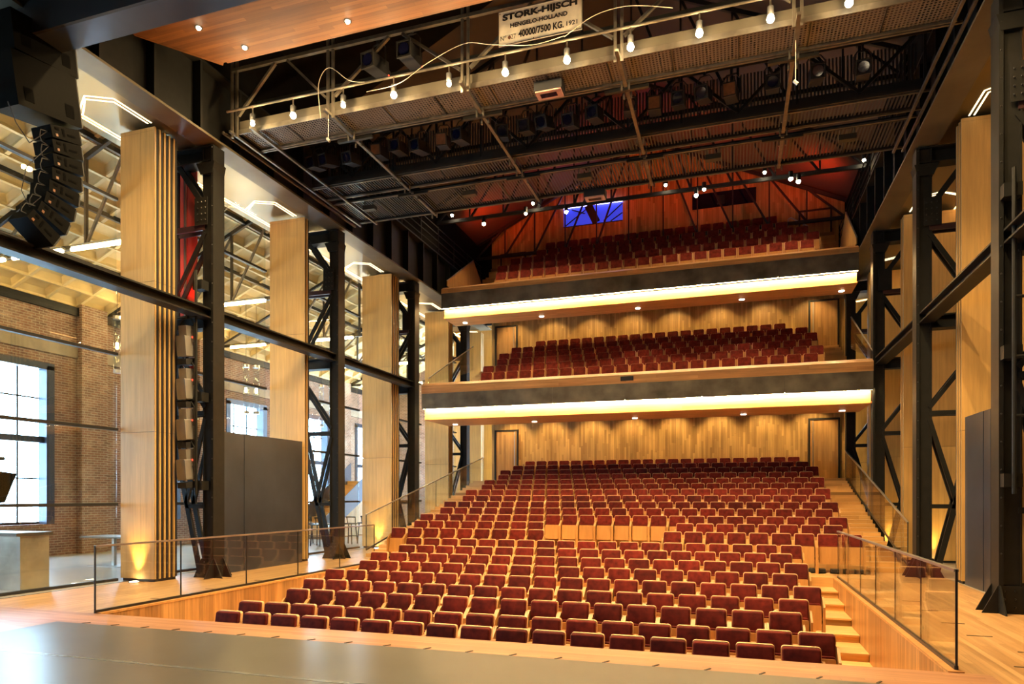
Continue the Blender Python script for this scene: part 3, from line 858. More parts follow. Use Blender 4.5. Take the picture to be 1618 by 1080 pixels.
# floor uplights at the tower bases
ups = [(-11.75, 10.98, 'first left tower'), (-11.6, 15.85, 'second left tower'), (-11.6, 20.75, 'third left tower'), (-11.6, 25.65, 'fourth left tower'), (5.0, 15.75, 'first right tower'), (5.0, 20.7, 'second right tower'), (4.9, 25.65, 'third right tower')]
for x, y, nm in ups:
    u = empty('floor_uplight', (x, y, 0.0), 'small round floor uplight glowing against the base of the %s' % nm, 'uplight', 'floor uplights')
    MB().cyl((x, y, 0.001), (x, y, 0.012), 0.11, 14).build('ring', M['alu'], u, True)
    MB().cyl((x, y, 0.012), (x, y, 0.018), 0.08, 14).build('lens', M['bulb_small'], u, True)
    l = light('SPOT', 'lamp', (x, y - 0.02, 0.06), 230, (1, 0.62, 0.18), u, spot_size=R(56), spot_blend=0.9, shadow_soft_size=0.05)
    l.rotation_euler = (R(180 - 6), 0, 0)
for x, y in ((-13.2, 12.9), (-12.6, 10.4)):
    MB().cyl((x, y, 0.0), (x, y, 0.012), 0.10, 14).build('floor_uplight', M['bulb_small'], None, True, label='small round floor light in the foyer %s' % ('near the bar counter' if y < 11 else 'towards the brick wall'), cat='uplight')

# ------------------------------------------------------------------ glazed screen to the foyer
GX = -12.35
for bay, (y0, y1) in enumerate(((3.0, 11.1), (11.75, 15.9), (16.2, 20.85), (21.55, 25.75), (26.4, 29.5))):
    g = empty('glass_screen', (GX, (y0 + y1) / 2, 0), 'tall glass screen to the foyer with thin black bars, %s bay from the stage' % ORD[bay + 1], 'glass screen', 'foyer glass screens')
    zs = [0.02, 1.60, 3.17, 4.75, 6.42, 8.0, 9.44]
    nn = max(1, round((y1 - y0) / 2.2)); w = (y1 - y0) / nn
    for a, b in zip(zs[:-1], zs[1:]):
        for i in range(nn):
            B(GX - 0.006, GX + 0.006, y0 + i * w + 0.004, y0 + (i + 1) * w - 0.004, a + 0.03, b - 0.03).build('pane', M['glass'], g)
    B(GX - 0.05, GX + 0.05, y0, y1, -0.002, 0.05).build('sill', M['black'], g)
    for z in zs[1:-1]:
        B(GX - 0.05, GX + 0.05, y0, y1, z - 0.03, z + 0.03).build('bar', M['black'], g)

# ------------------------------------------------------------------ foyer
BX = -19.4
win_y = [-5.6, -0.7, 4.2, 9.1, 14.0, 18.9, 23.8, 28.7, 33.6]
hw_ = 1.2; wz0, wz1 = 0.95, 5.65
wl = empty('wall_left', (BX, 15, 0), kind=S)
ys = [-6.9] + [v for c in win_y for v in (c - hw_, c + hw_)] + [36.0]
for i in range(0, len(ys), 2):
    B(BX - 0.5, BX, ys[i], ys[i + 1], 0, 7.7).build('brick_pier', M['brick'], wl)
    yc = (ys[i] + ys[i + 1]) / 2
    if i not in (0, len(ys) - 2):
        B(BX + 0.001, BX + 0.22, yc - 0.45, yc + 0.45, 0, 7.7).build('pilaster', M['brick'], wl)
for c in win_y:
    B(BX - 0.5, BX, c - hw_, c + hw_, 0, wz0).build('brick_apron', M['brick'], wl)
    B(BX - 0.5, BX, c - hw_, c + hw_, wz1, 7.7).build('brick_lintel', M['brick'], wl)
B(BX + 0.002, BX + 0.05, -6, 36, 6.05, 6.45).build('concrete_band', M['conc_band'], wl)
B(BX + 0.002, BX + 0.10, -6, 36, 7.35, 7.6).build('wall_plate', M['steel'], wl)
for i, c in enumerate(win_y):
    w = empty('window_%d' % (i + 3), (BX - 0.35, c, wz0), kind=S)
    m = MB().box(BX - 0.40, BX - 0.30, c - hw_, c - hw_ + 0.07, wz0, wz1).box(BX - 0.40, BX - 0.30, c + hw_ - 0.07, c + hw_, wz0, wz1)
    m.box(BX - 0.40, BX - 0.30, c - hw_ + 0.07, c + hw_ - 0.07, wz1 - 0.07, wz1).box(BX - 0.40, BX - 0.30, c - hw_ + 0.07, c + hw_ - 0.07, wz0, wz0 + 0.07)
    m.build('window_frame', M['steel'], w)
    for j in range(1, 3): B(BX - 0.37, BX - 0.33, c - hw_ + 0.8 * j - 0.02, c - hw_ + 0.8 * j + 0.02, wz0 + 0.07, wz1 - 0.07).build('mullion', M['steel'], w)
    for z in (2.3, 3.5, 4.7): B(BX - 0.375, BX - 0.325, c - hw_ + 0.07, c + hw_ - 0.07, z - 0.02, z + 0.02).build('transom', M['steel'], w)
    m = MB().box(BX - 0.29, BX + 0.03, c - hw_ - 0.05, c - hw_ + 0.20, wz0, wz1).box(BX - 0.29, BX + 0.03, c + hw_ - 0.20, c + hw_ + 0.05, wz0, wz1).box(BX - 0.29, BX + 0.03, c - hw_ - 0.05, c + hw_ + 0.05, wz1 - 0.12, wz1 + 0.08)
    m.build('lining', M['panel'], w)
    B(BX - 0.29, BX - 0.1, c - hw_ + 0.2, c + hw_ - 0.2, 3.36, 3.54).build('spandrel', M['panel'], w)
    B(BX - 0.353, BX - 0.347, c - hw_ + 0.07, c + hw_ - 0.07, wz0 + 0.07, wz1 - 0.07).build('pane', M['glass2'], w)
    pl = light('AREA', 'daylight_portal', (BX - 0.28, c, (wz0 + wz1) / 2), 1, (1, 1, 1), None, shape='RECTANGLE', size=wz1 - wz0, size_y=hw_ * 2)
    pl.rotation_euler = (0, R(-90), 0)
    pl.data.cycles.is_portal = True

# coffered foyer roof
def rz(x): return 7.68 + (x - BX) * 0.44
fr_ = empty('ceiling_foyer', (-16, 18, 7.7), kind=S)
x0r, x1r = BX, -12.85
nxc, nyc = 10, 30
yA, yB = 4.0, 34.0
dx = (x1r - x0r) / nxc; dy = (yB - yA) / nyc
m = MB()
for i in range(nxc + 1):
    x = x0r + i * dx
    m.bar((x, yA, rz(x)), (x, yB, rz(x)), 0.10, 0.10)
for j in range(nyc + 1):
    y = yA + j * dy
    m.bar((x0r, y, rz(x0r)), (x1r, y, rz(x1r)), 0.10, 0.10)
m.build('rib_grid', M['rib'], fr_)
for i in range(nxc):
    for j in range(nyc):
        a, b = x0r + i * dx + 0.05, x0r + (i + 1) * dx - 0.05
        c, d = yA + j * dy + 0.05, yA + (j + 1) * dy - 0.05
        q = 0.10
        vs = [(a, c, rz(a)), (b, c, rz(b)), (b, d, rz(b)), (a, d, rz(a)), (a + q, c + q, rz(a + q) + 0.12), (b - q, c + q, rz(b - q) + 0.12), (b - q, d - q, rz(b - q) + 0.12), (a + q, d - q, rz(a + q) + 0.12)]
        mm = MB(); mm._add(vs, [(0, 1, 5, 4), (1, 2, 6, 5), (2, 3, 7, 6), (3, 0, 4, 7), (4, 5, 6, 7)])
        mm.build('coffer', M['coffer'], fr_)
MB().prism([(x0r - 0.5, -7, rz(x0r) + 0.2), (x1r, -7, rz(x1r) + 0.2), (x1r, -7, rz(x1r) + 0.3), (x0r - 0.5, -7, rz(x0r) + 0.3)], (0, 43.5, 0)).build('roof_deck', M['rib'], fr_)
B(-12.85, -12.80, -6, 34, 9.53, rz(x1r) + 0.3).build('wall_above_screen', M['black'], kind=S)

# foyer trusses with tubes
for k, y in enumerate([7.3] + CY + [31.8]):
    t = empty('foyer_truss', (-16, y, 7.6), 'dark steel roof truss over the foyer, %s from the stage' % ORD[k + 1], 'roof truss', 'foyer trusses')
    zb = 7.66
    MB().bar((BX + 0.01, y, zb), (-12.5, y, zb), 0.08, 0.10).build('bottom_chord', M['steel_grey'], t)
    MB().bar((BX + 0.01, y, rz(BX) - 0.02), (-12.9, y, rz(-12.9) - 0.12), 0.08, 0.12).build('top_chord', M['steel_grey'], t)
    for xa, xb in ((-17.5, -16.0), (-16.0, -14.5), (-14.5, -13.0)):
        MB().bar((xb, y, zb), (xb, y, rz(xb) - 0.12), 0.06, 0.07).build('web_post', M['steel_grey'], t)
        MB().bar((xa, y, zb), (xb, y, rz(xb) - 0.2), 0.05, 0.06).build('web_diagonal', M['galv'], t)
    for j, xa in enumerate((-18.6, -16.7, -14.8)):
        tl = empty('tube_light', (xa + 0.8, y - 0.1, 7.55), 'glowing warm tube light under foyer truss %s, %s from the brick wall' % (ORD[k + 1], ORD[j + 1]), 'tube light', 'foyer tube lights')
        MB().cyl((xa, y - 0.12, 7.56), (xa + 1.6, y - 0.12, 7.56), 0.045, 8).build('tube', M['tube'], tl, True)
        B(xa, xa + 1.6, y - 0.16, y - 0.03, 7.61, 7.66).build('batten', M['alu'], tl)
for k, x in enumerate((-17.6, -15.8, -14.0)):
    MB().bar((x, 4, rz(x) - 0.06), (x, 34, rz(x) - 0.06), 0.09, 0.12).build('purlin', M['steel_grey'], None, label='dark purlin along the coffered foyer roof, %s up from the eaves' % ORD[k + 1], cat='purlin')

# pendants: clusters of clear glass tubes
for i, (x, y, zt_, zb_) in enumerate(((-18.0, 16.2, 7.2, 5.55), (-17.0, 20.8, 6.5, 4.8), (-16.75, 21.05, 6.5, 4.8), (-17.0, 25.6, 6.5, 4.8), (-16.7, 25.9, 6.5, 4.8))):
    nmz = ['alone near the first left tower', 'left of the pair before the brick wall', 'right of the pair before the brick wall', 'left of the far pair', 'right of the far pair'][i]
    p = empty('glass_pendant', (x, y, zb_), 'clear glass tube pendant lamp, %s' % nmz, 'pendant lamp', 'glass tube pendants')
    MB().cyl((x, y, zb_ + 0.1), (x, y, zt_), 0.11, 12).build('glass_tube', M['glass2'], p, True)
    MB().cyl((x, y, zb_), (x, y, zb_ + 0.1), 0.115, 12).build('bottom_collar', M['alu'], p, True)
    MB().cyl((x, y, zt_), (x, y, zt_ + 0.1), 0.115, 12).build('top_collar', M['alu'], p, True)
    MB().cyl((x, y, zt_ + 0.1), (x, y, rz(x) + 0.1), 0.008, 6).build('cable', M['black'], p)
    MB().cyl((x, y, (zb_ + zt_) / 2 - 0.06), (x, y, (zb_ + zt_) / 2 + 0.1), 0.04, 8).build('bulb', M['tube'], p, True)

# bar counter
bc = empty('bar_counter', (-13.9, 9.4, 0), 'grey zinc bar counter with open end at the left edge', 'bar counter')
B(-13.4, -12.68, 9.3, 9.87, 0, 1.02).build('end_block', M['barwood'], bc)
B(-16.5, -13.4, 9.35, 9.87, 0, 0.06).build('plinth', M['steel'], bc)
B(-16.5, -13.4, 9.75, 9.87, 0.06, 1.02).build('front_panel', M['black'], bc)
B(-16.5, -13.4, 9.3, 9.74, 0.5, 0.54).build('shelf', M['door'], bc)
B(-16.6, -12.64, 9.2, 9.92, 1.02, 1.08).build('worktop', M['toe'], bc)
for i, x in enumerate((-13.75, -13.9)):
    bt = empty('bottle', (x, 9.5, 0.54), ['dark bottle on the bar shelf, nearest the counter end', 'dark bottle on the bar shelf, further from the counter end'][i], 'bottle', 'bar bottles')
    MB().cyl((x, 9.5, 0.54), (x, 9.5, 0.72), 0.035, 8).cyl((x, 9.5, 0.72), (x, 9.5, 0.80), 0.035, 8, 0.012).cyl((x, 9.5, 0.80), (x, 9.5, 0.86), 0.012, 8).build('body', M['steel_grey'], bt, True)
    B(x - 0.036, x + 0.036, 9.463, 9.47, 0.58, 0.66).build('paper_band', M['white'], bt)
# screen hanging at the left edge
sc_ = empty('hanging_screen', (-12.55, 8.6, 1.5), 'black hanging screen seen edge on at the left picture edge', 'screen')
MB().prism([(-12.42, 8.62, 1.62), (-12.42, 8.84, 1.66), (-12.42, 9.05, 2.18), (-12.42, 8.62, 2.22)], (-0.6, 0, 0)).build('housing', M['speaker'], sc_)
MB().cyl((-12.6, 8.85, 2.18), (-12.6, 8.85, 2.45), 0.03, 8).cyl((-12.6, 7.0, 2.45), (-12.6, 8.95, 2.45), 0.03, 8).build('bracket', M['black'], sc_, True)
# high table and stools in the foyer
def high_table(x, y, label):
    t = empty('high_table', (x, y, 0), label, 'table')
    B(x - 0.5, x + 0.5, y - 0.35, y + 0.35, 0.0, 0.012).build('base_plate', M['alu'], t)
    B(x - 0.04, x + 0.04, y - 0.04, y + 0.04, 0.012, 0.72).build('leg', M['alu'], t)
    B(x - 0.7, x + 0.7, y - 0.4, y + 0.4, 0.72, 0.76).build('table_top', M['toe'], t)
high_table(-15.1, 13.5, 'pale table on one metal leg behind the first left tower')
high_table(-14.6, 22.4, 'pale table among the bar stools in the far foyer')
def stool(x, y, label):
    t = empty('bar_stool', (x, y, 0), label, 'bar stool', 'foyer bar stools')
    for a, b in ((-1, -1), (1, -1), (1, 1), (-1, 1)):
        MB().bar((x + a * 0.2, y + b * 0.2, 0.0), (x + a * 0.15, y + b * 0.15, 0.74), 0.03).build('leg', M['steel'], t)
    B(x - 0.2, x + 0.2, y - 0.2, y + 0.2, 0.74, 0.78).build('seat', M['steel_grey'], t)
    m = MB()
    for i in range(8):
        a0, a1 = R(20 * i + 10), R(20 * i + 30)
        m.bar((x + 0.2 * math.cos(a0), y + 0.2 * math.sin(a0), 1.0), (x + 0.2 * math.cos(a1), y + 0.2 * math.sin(a1), 1.0), 0.02, 0.05)
    m.bar((x - 0.17, y + 0.1, 0.78), (x - 0.18, y + 0.08, 1.0), 0.025).bar((x + 0.17, y + 0.1, 0.78), (x + 0.18, y + 0.08, 1.0), 0.025)
    m.build('back_hoop', M['steel'], t)
    m = MB().bar((x - 0.18, y - 0.18, 0.3), (x + 0.18, y - 0.18, 0.3), 0.02).bar((x - 0.18, y + 0.18, 0.3), (x + 0.18, y + 0.18, 0.3), 0.02)
    m.build('foot_rail', M['steel'], t)
for x, y, lb in ((-14.2, 21.2, 'nearest bar stool left of the second lattice column'), (-13.7, 22.5, 'bar stool just right of the second lattice column'), (-13.6, 23.4, 'bar stool beside the third left tower'), (-15.3, 22.0, 'bar stool furthest left in the far foyer')):
    stool(x, y, 'dark ' + lb)
# foyer staircase far back
stc = empty('foyer_staircase', (-16.5, 27, 0), 'timber staircase rising through the far foyer', 'staircase')
for i in range(14):
    B(-17.6, -16.2, 24.5 + i * 0.32, 24.83 + i * 0.32, 0.0, 0.18 * (i + 1)).build('step', M['tread'], stc)
for x in (-17.62, -16.18):
    MB().prism([(x, 24.4, 0.0), (x, 24.6, 0.9), (x, 29.0, 3.4), (x, 29.0, 2.3)], (0.03, 0, 0)).build('stringer', M['panel'], stc)

# ------------------------------------------------------------------ canopy and portal beam over the stage
cn = empty('timber_canopy', (-3, 8.5, 10.3), 'orange timber ceiling canopy over the stage with small downlights', 'canopy')
MB().prism([(-10.56, 9.84, 10.3), (-9.57, 11.05, 10.3), (3.66, 11.05, 10.3), (3.66, 4.5, 10.3), (-10.56, 4.5, 10.3)], (0, 0, 0.06)).build('boarding', M['canopy'], cn)
MB().prism([(-10.575, 9.90, 10.3), (-9.64, 11.12, 10.3), (-9.57, 11.06, 10.3), (-10.56, 9.85, 10.3)], (0, 0, 0.22)).build('edge_board', M['canopy'], cn)
B(-9.5, 3.66, 11.051, 11.09, 10.3, 10.52).build('edge_board', M['canopy'], cn)
for i, (x, y) in enumerate(((-9.27, 10.07), (-8.84, 10.78), (-6.6, 10.76), (-4.4, 10.76), (-2.2, 10.76), (0.0, 10.76), (2.2, 10.76), (-7.6, 9.0), (-6.0, 9.0), (-4.4, 9.0), (-2.2, 9.0), (0.0, 9.0), (2.2, 9.0))):
    d = empty('canopy_light', (x, y, 10.28), 'small bright spotlight in the timber canopy, %s from the left%s' % (ORD[i + 1 if i < 7 else i - 6], '' if i < 7 else ' of the stage row'), 'downlight', 'canopy lights')
    MB().cyl((x, y, 10.295), (x, y, 10.285), 0.07, 12).build('ring', M['steel'], d, True)
    MB().sphere((x, y, 10.292), 0.045, 10, 6).build('bulb', M['bulb'], d, True)
    light('SPOT', 'lamp', (x, y, 10.2), (200 if x < -8 else 480) if y > 10 else (900 if x > 2 or x < -7 else 470), WARM, d, spot_size=R(132 if y > 10 else 157), spot_blend=0.5, shadow_soft_size=0.05)
pb = empty('portal_beam', (-5, 8.3, 8.96), 'black portal beam crossing the top left corner near the camera', 'beam')
B(-20, 6, 7.85, 8.3, 8.96, 9.02).build('underside', M['panel'], pb)
B(-20, 6, 7.8, 7.85, 8.96, 11).build('face', M['black'], pb)
B(-20, 6, 8.25, 8.3, 9.02, 11).build('rear_face', M['black'], pb)

# ------------------------------------------------------------------ line array loudspeakers
la = empty('line_array', (-10.9, 8.1, 9.1), 'curved hanging column of black loudspeakers at upper left', 'loudspeaker array')
def cab(center, ang, depth, height, width, name, sub=False):
    c = Vector(center)
    mt = Matrix.Rotation(ang, 3, 'X')
    def T(p): return c + mt @ Vector(p)
    x0, x1 = -width / 2, width / 2
    f, b = depth / 2, -depth / 2
    def taper(y, z):
        return z
    hb = height / 2; hf = height / 2
    if not sub: hb = height * 0.40
    poly = [(x1, b, -hb), (x1, f, -hf), (x1, f, hf), (x1, b, hb)]
    m = MB()
    pts = [T(p) for p in poly]
    m.prism(pts, mt @ Vector((-width, 0, 0)))
    o = m.build(name, M['speaker'], la)
    # side recess handles and front grille strip
    r = MB()
    def patch(mb, y0, y1, z0, z1, dxx=0.004):
        mb._add([T((x1 + dxx, y0, z0)), T((x1 + dxx, y1, z0)), T((x1 + dxx, y1, z1)), T((x1 + dxx, y0, z1)), T((x1 - 0.02, y0, z0)), T((x1 - 0.02, y1, z0)), T((x1 - 0.02, y1, z1)), T((x1 - 0.02, y0, z1))], [(0, 1, 2, 3), (0, 4, 5, 1), (1, 5, 6, 2), (2, 6, 7, 3), (3, 7, 4, 0)])
    if sub:
        patch(r, f - 0.27, f - 0.12, -hf + 0.1, -hf + 0.3); patch(r, b + 0.12, b + 0.27, -hf + 0.1, -hf + 0.3)
        r.build('side_handle', M['speaker_in'], o)
    else:
        patch(r, 0.02, 0.16, -0.03, 0.005); patch(r, -0.07, -0.03, -0.05, 0.07); patch(r, -0.19, -0.12, 0.03, 0.07)
        r.build('side_handle', M['speaker_in'], o)
        q = MB(); patch(q, -0.20, -0.16, -0.07, -0.03, 0.008); q.build('pin', M['lens_amber'], o)
    g = MB()
    g.prism([T((x1 - 0.01, f + 0.001, -hf + 0.01)), T((x1 - 0.01, f + 0.03, -hf + 0.02)), T((x1 - 0.01, f + 0.03, hf - 0.02)), T((x1 - 0.01, f + 0.001, hf - 0.01))], mt @ Vector((-width + 0.02, 0, 0)))
    g.build('front_grille', M['black'], o)
    return T
cab((-10.65, 8.02, 8.92), R(7), 1.06, 0.58, 0.55, 'sub_cabinet', True)
cab((-10.65, 8.06, 8.22), R(9), 1.08, 0.80, 0.55, 'sub_cabinet', True)
# eight elements following the curve (side view centre, angle)
pos = [(8.38, 7.68, -14), (8.41, 7.45, -12), (8.42, 7.21, -8), (8.40, 6.96, -3), (8.35, 6.71, 4), (8.28, 6.47, 12), (8.17, 6.24, 22), (8.00, 6.02, 33)]
cp = []
for (y, z, a) in pos:
    T = cab((-10.6, y, z), R(-a), 0.52, 0.235, 0.42, 'array_cabinet')
    cp.append(T((0.12, -0.26, 0)))
cm_ = MB()
for a, b in zip(cp[:-1], cp[1:]):
    mid = (a + b) / 2 + Vector((0, -0.14, -0.02))
    cm_.tube([a, a * 0.5 + mid * 0.5 + Vector((0, -0.05, 0.04)), mid, b * 0.5 + mid * 0.5 + Vector((0, -0.05, -0.03)), b], 0.008, 5)
cm_.tube([Vector((-10.48, 7.5, 7.75)), Vector((-10.48, 7.62, 7.5)), Vector((-10.5, 7.85, 7.3)), cp[0]], 0.008, 5)
cm_.tube([cp[1], Vector((-10.5, 7.8, 6.9)), Vector((-10.5, 7.72, 6.5)), Vector((-10.5, 7.85, 6.3)), cp[5]], 0.006, 5)
cm_.build('cables', M['black'], la)
MB().cyl((-10.6, 8.42, 9.2), (-10.6, 8.42, 9.4), 0.03, 8).build('hanging_rod', M['steel'], la)

# ------------------------------------------------------------------ lighting bridges and pipe grid
ZG = 9.62
PXS = [-7.87, -4.90, -1.96, 1.0]
def bridge(name, ya, yb, meshm, label, z=9.65, toe=0.24, toem='toe', n=12):
    b = empty(name, (-3.4, (ya + yb) / 2, z), label, 'lighting bridge')
    x0, x1 = -10.2, 3.5
    w = (x1 - x0) / n
    for i in range(n):
        B(x0 + i * w + 0.012, x0 + (i + 1) * w - 0.012, ya + 0.03, yb - 0.03, z, z + 0.006).build('grating_panel', M[meshm], b)
        B(x0 + i * w - 0.012, x0 + i * w + 0.012, ya + 0.03, yb - 0.03, z - 0.015, z + 0.02).build('cross_bearer', M['steel_grey'], b)
    B(x0, x1, ya - 0.0, ya + 0.03, z - 0.05, z + 0.05).build('edge_angle', M['galv'] if toem == 'toe' else M['steel_grey'], b)
    B(x0, x1, yb - 0.03, yb, z - 0.05, z + 0.05).build('edge_angle', M['galv'] if toem == 'toe' else M['steel_grey'], b)
    if toe: B(x0, x1, ya + 0.031, ya + 0.045, z + 0.05, z + toe).build('toe_board', M[toem], b)
    return b
ba = bridge('lighting_bridge', 12.25, 13.02, 'meshA', 'front lighting bridge with perforated floor, open truss and a row of bulbs')
# front truss of the first bridge
yt = 12.18
MB().bar((-10.3, yt, 10.95), (3.6, yt, 10.95), 0.07, 0.07).build('top_chord', M['galv'], ba)
MB().cyl((-10.3, 12.0, 9.97), (3.6, 12.0, 9.97), 0.026, 8).build('lamp_rail', M['galv'], ba, True)
MB().bar((-10.3, 13.0, 10.7), (3.6, 13.0, 10.7), 0.06, 0.06).build('rear_rail', M['steel'], ba)
posts = [-10.25] + PXS + [3.45]
for x in posts:
    for d in (-0.06, 0.06):
        MB().bar((x + d, yt, 9.5), (x + d, yt, 11.6), 0.05, 0.05).build('post', M['galv'], ba)
for a, b in zip(posts[:-1], posts[1:]):
    mid = (a + b) / 2
    MB().bar((a + 0.1, yt, 9.95), (mid - 0.15, yt, 10.9), 0.05, 0.06, (0, 1, 0)).build('diagonal', M['galv'], ba)
    MB().bar((b - 0.1, yt, 9.95), (mid + 0.15, yt, 10.9), 0.05, 0.06, (0, 1, 0)).build('diagonal', M['galv'], ba)
bb = bridge('lighting_bridge', 14.95, 15.68, 'meshB', 'middle lighting bridge carrying the long row of dark spotlights', toe=0.18, toem='steel_grey')
MB().cyl((-10.2, 14.6, 10.48), (3.5, 14.6, 10.48), 0.026, 8).build('lamp_pipe', M['steel'], bb, True)
MB().bar((-10.2, 15.0, 10.9), (3.5, 15.0, 10.9), 0.07, 0.07).build('rail', M['steel'], bb)
B(-10.2, 3.5, 15.62, 15.64, 10.1, 10.9).build('mesh_guard', M['meshB'], bb)
for i in range(13):
    x = -10.2 + i * 13.7 / 12
    MB().bar((x, 15.0, 9.7), (x, 15.0, 10.9), 0.05, 0.05).build('post', M['steel'], bb)
    if i < 12: MB().bar((x, 15.0, 9.75 if i % 2 else 10.85), (x + 13.7 / 12, 15.0, 10.85 if i % 2 else 9.75), 0.06, 0.06, (0, 1, 0)).build('diagonal', M['steel'], bb)
bcg = bridge('lighting_bridge', 16.05, 17.3, 'meshB', 'rear lighting bridge with slotted floor above the balcony sightline', toe=0, toem='steel_grey')

gr = empty('pipe_grid', (-3.4, 14.8, ZG), 'grid of steel pipes clamped under the lighting bridges', 'pipe grid')
for x in (-10.45, -10.27, -9.75, 3.44, 3.63):
    MB().bar((x, 12.05, 9.58), (x, 17.45, 9.58), 0.05, 0.05).build('pipe', M['galv'], gr)
for x in PXS:
    for (a, b) in ((11.95, 13.05), (13.2, 15.75), (15.9, 17.4)):
        MB().bar((x, a, 9.575), (x, b, 9.575), 0.065, 0.05).build('pipe', M['galv'], gr)
    for y, L in ((13.14, 0.42), (15.98, 0.42)):
        B(x - L, x + L, y - 0.035, y + 0.035, 9.53, 9.59).build('bracket_bar', M['steel_grey'], gr)
    for y in (12.98, 13.28, 15.1, 15.65, 16.1, 17.3):
        for d in (-0.07, 0.07): B(x + d - 0.015, x + d + 0.015, y - 0.02, y + 0.02, 9.46, 9.62).build('clamp', M['galv'], gr)
for y in (13.06, 15.05, 15.72, 16.0, 17.33):
    MB().bar((-10.3, y, 9.61), (3.6, y, 9.61), 0.04, 0.04).build('pipe', M['galv'], gr)
for x in (-9.2, -6.35, -3.4, -0.45, 2.3):
    B(x - 0.17, x + 0.17, 16.02, 16.18, 9.36, 9.47).build('hoist_box', M['steel_grey'], gr)
    MB().box(x - 0.15, x - 0.12, 16.05, 16.08, 9.47, 9.6).box(x + 0.12, x + 0.15, 16.05, 16.08, 9.47, 9.6).build('hanger', M['galv'], gr)

# bulbs along the first bridge
LX = [-9.64, -8.64, -7.46, -6.33, -5.16, -4.03, -2.86, -1.72, -0.56, 0.57, 1.74]
for i, x in enumerate(LX):
    big = i not in (0, 2, 4)
    l = empty('bridge_lamp', (x, 12.0, 9.58), 'glowing bare lamp hanging from the front lighting bridge, %s from the left' % ORD[i + 1], 'lamp', 'bulbs on the front bridge')
    MB().cyl((x, 12.0, 9.66), (x, 12.0, 9.80), 0.055, 10).build('holder', M['black'], l, True)
    MB().cyl((x, 12.0, 9.80), (x, 12.0, 9.95), 0.015, 6).build('hook_clamp', M['galv'], l)
    MB().sphere((x, 12.0, 9.605), 0.062 if big else 0.045, 12, 8).build('bulb', M['bulb'], l, True)
    light('POINT', 'glow', (x, 11.86, 9.60), 55, WARM, l, shadow_soft_size=0.05)
    light('SPOT', 'lamp', (x, 12.0, 9.50), 820 if big else 400, WARM, l, spot_size=R(122), spot_blend=1.0, shadow_soft_size=0.06)

# sign
sg = empty('makers_sign', (-3.4, 12.05, 10.12), 'cream enamel maker sign with black lettering on the front bridge', 'sign')
B(-4.18, -2.60, 12.05, 12.08, 10.15, 10.78).build('plate', M['white'], sg)
m = MB().box(-4.18, -2.60, 12.045, 12.05, 10.15, 10.157).box(-4.18, -2.60, 12.045, 12.05, 10.773, 10.78).box(-4.18, -4.173, 12.045, 12.05, 10.157, 10.773).box(-2.607, -2.60, 12.045, 12.05, 10.157, 10.773)
m.build('raised_edge', M['toe'], sg)
def text(body, x, z, w, h, bold=0.0):
    cu = bpy.data.curves.new('lettering', 'FONT'); cu.body = body; cu.size = 1.0; cu.extrude = 0.0; cu.offset = bold
    cu.resolution_u = 3
    ob = bpy.data.objects.new('lettering', cu); col.objects.link(ob)
    bpy.context.view_layer.update()
    me = bpy.data.meshes.new_from_object(ob.evaluated_get(bpy.context.evaluated_depsgraph_get()))
    bpy.data.objects.remove(ob)
    xs = [v.co.x for v in me.vertices]; ys_ = [v.co.y for v in me.vertices]
    sx = w / (max(xs) - min(xs)); sz = h / (max(ys_) - min(ys_))
    mx, my = min(xs), min(ys_)
    base = wloc(sg)
    for v in me.vertices:
        v.co = Vector((x + (v.co.x - mx) * sx - base.x, 12.046 - base.y, z + (v.co.y - my) * sz - base.z))
    me.materials.clear(); me.materials.append(M['ink'])
    o = bpy.data.objects.new('lettering', me); col.objects.link(o); o.parent = sg
    return o
text('STORK-HIJSCH', -4.10, 10.565, 1.42, 0.155, 0.05)
text('HENGELO-HOLLAND', -3.95, 10.445, 1.09, 0.082, 0.035)
text('Nº', -4.14, 10.235, 0.115, 0.085)
text('627', -3.985, 10.235, 0.145, 0.085)
text('40000/7500 KG.', -3.79, 10.235, 0.86, 0.135, 0.035)
text('1921', -2.88, 10.255, 0.20, 0.085, 0.02)
rs = MB()
for x, z, r in ((-3.965, 10.275, 0.032), (-3.75, 10.6, 0.012), (-2.7, 10.18, 0.014), (-3.5, 10.17, 0.012), (-4.15, 10.74, 0.01)): rs.cyl((x, 12.0445, z), (x, 12.049, z), r, 7)
rs.build('rust_spots', M['rust'], sg)

# white cables on the front bridge
def cable(pts, label, r=0.006):
    P = [Vector(p) for p in pts]; out = []
    for i in range(len(P) - 1):
        p0 = P[max(0, i - 1)]; p1 = P[i]; p2 = P[i + 1]; p3 = P[min(len(P) - 1, i + 2)]
        for t in range(6):
            u = t / 6
            out.append(0.5 * ((2 * p1) + (p2 - p0) * u + (2 * p0 - 5 * p1 + 4 * p2 - p3) * u * u + (3 * p1 - p0 - 3 * p2 + p3) * u ** 3))
    out.append(P[-1])
    MB().tube(out, r, 5).build('cable', M['rope'], None, True, label=label, cat='cable')
cable([(-6.9, 11.95, 9.75), (-6.2, 11.95, 9.78), (-5.6, 11.95, 10.05), (-4.9, 12.1, 10.38), (-4.3, 11.95, 10.15), (-3.5, 11.95, 9.98), (-2.9, 11.95, 10.02)], 'white cable looping left of the maker sign')
cable([(-2.9, 11.95, 10.0), (-2.4, 11.95, 10.25), (-1.95, 12.1, 10.42), (-1.5, 11.95, 10.25), (-1.0, 11.95, 10.1)], 'white cable looping right of the maker sign')
cable([(-7.95, 11.95, 9.4), (-8.0, 11.95, 10.1), (-7.85, 12.1, 10.5), (-7.3, 11.95, 10.05), (-6.95, 11.95, 9.95)], 'white cable looping over the leftmost bridge post')
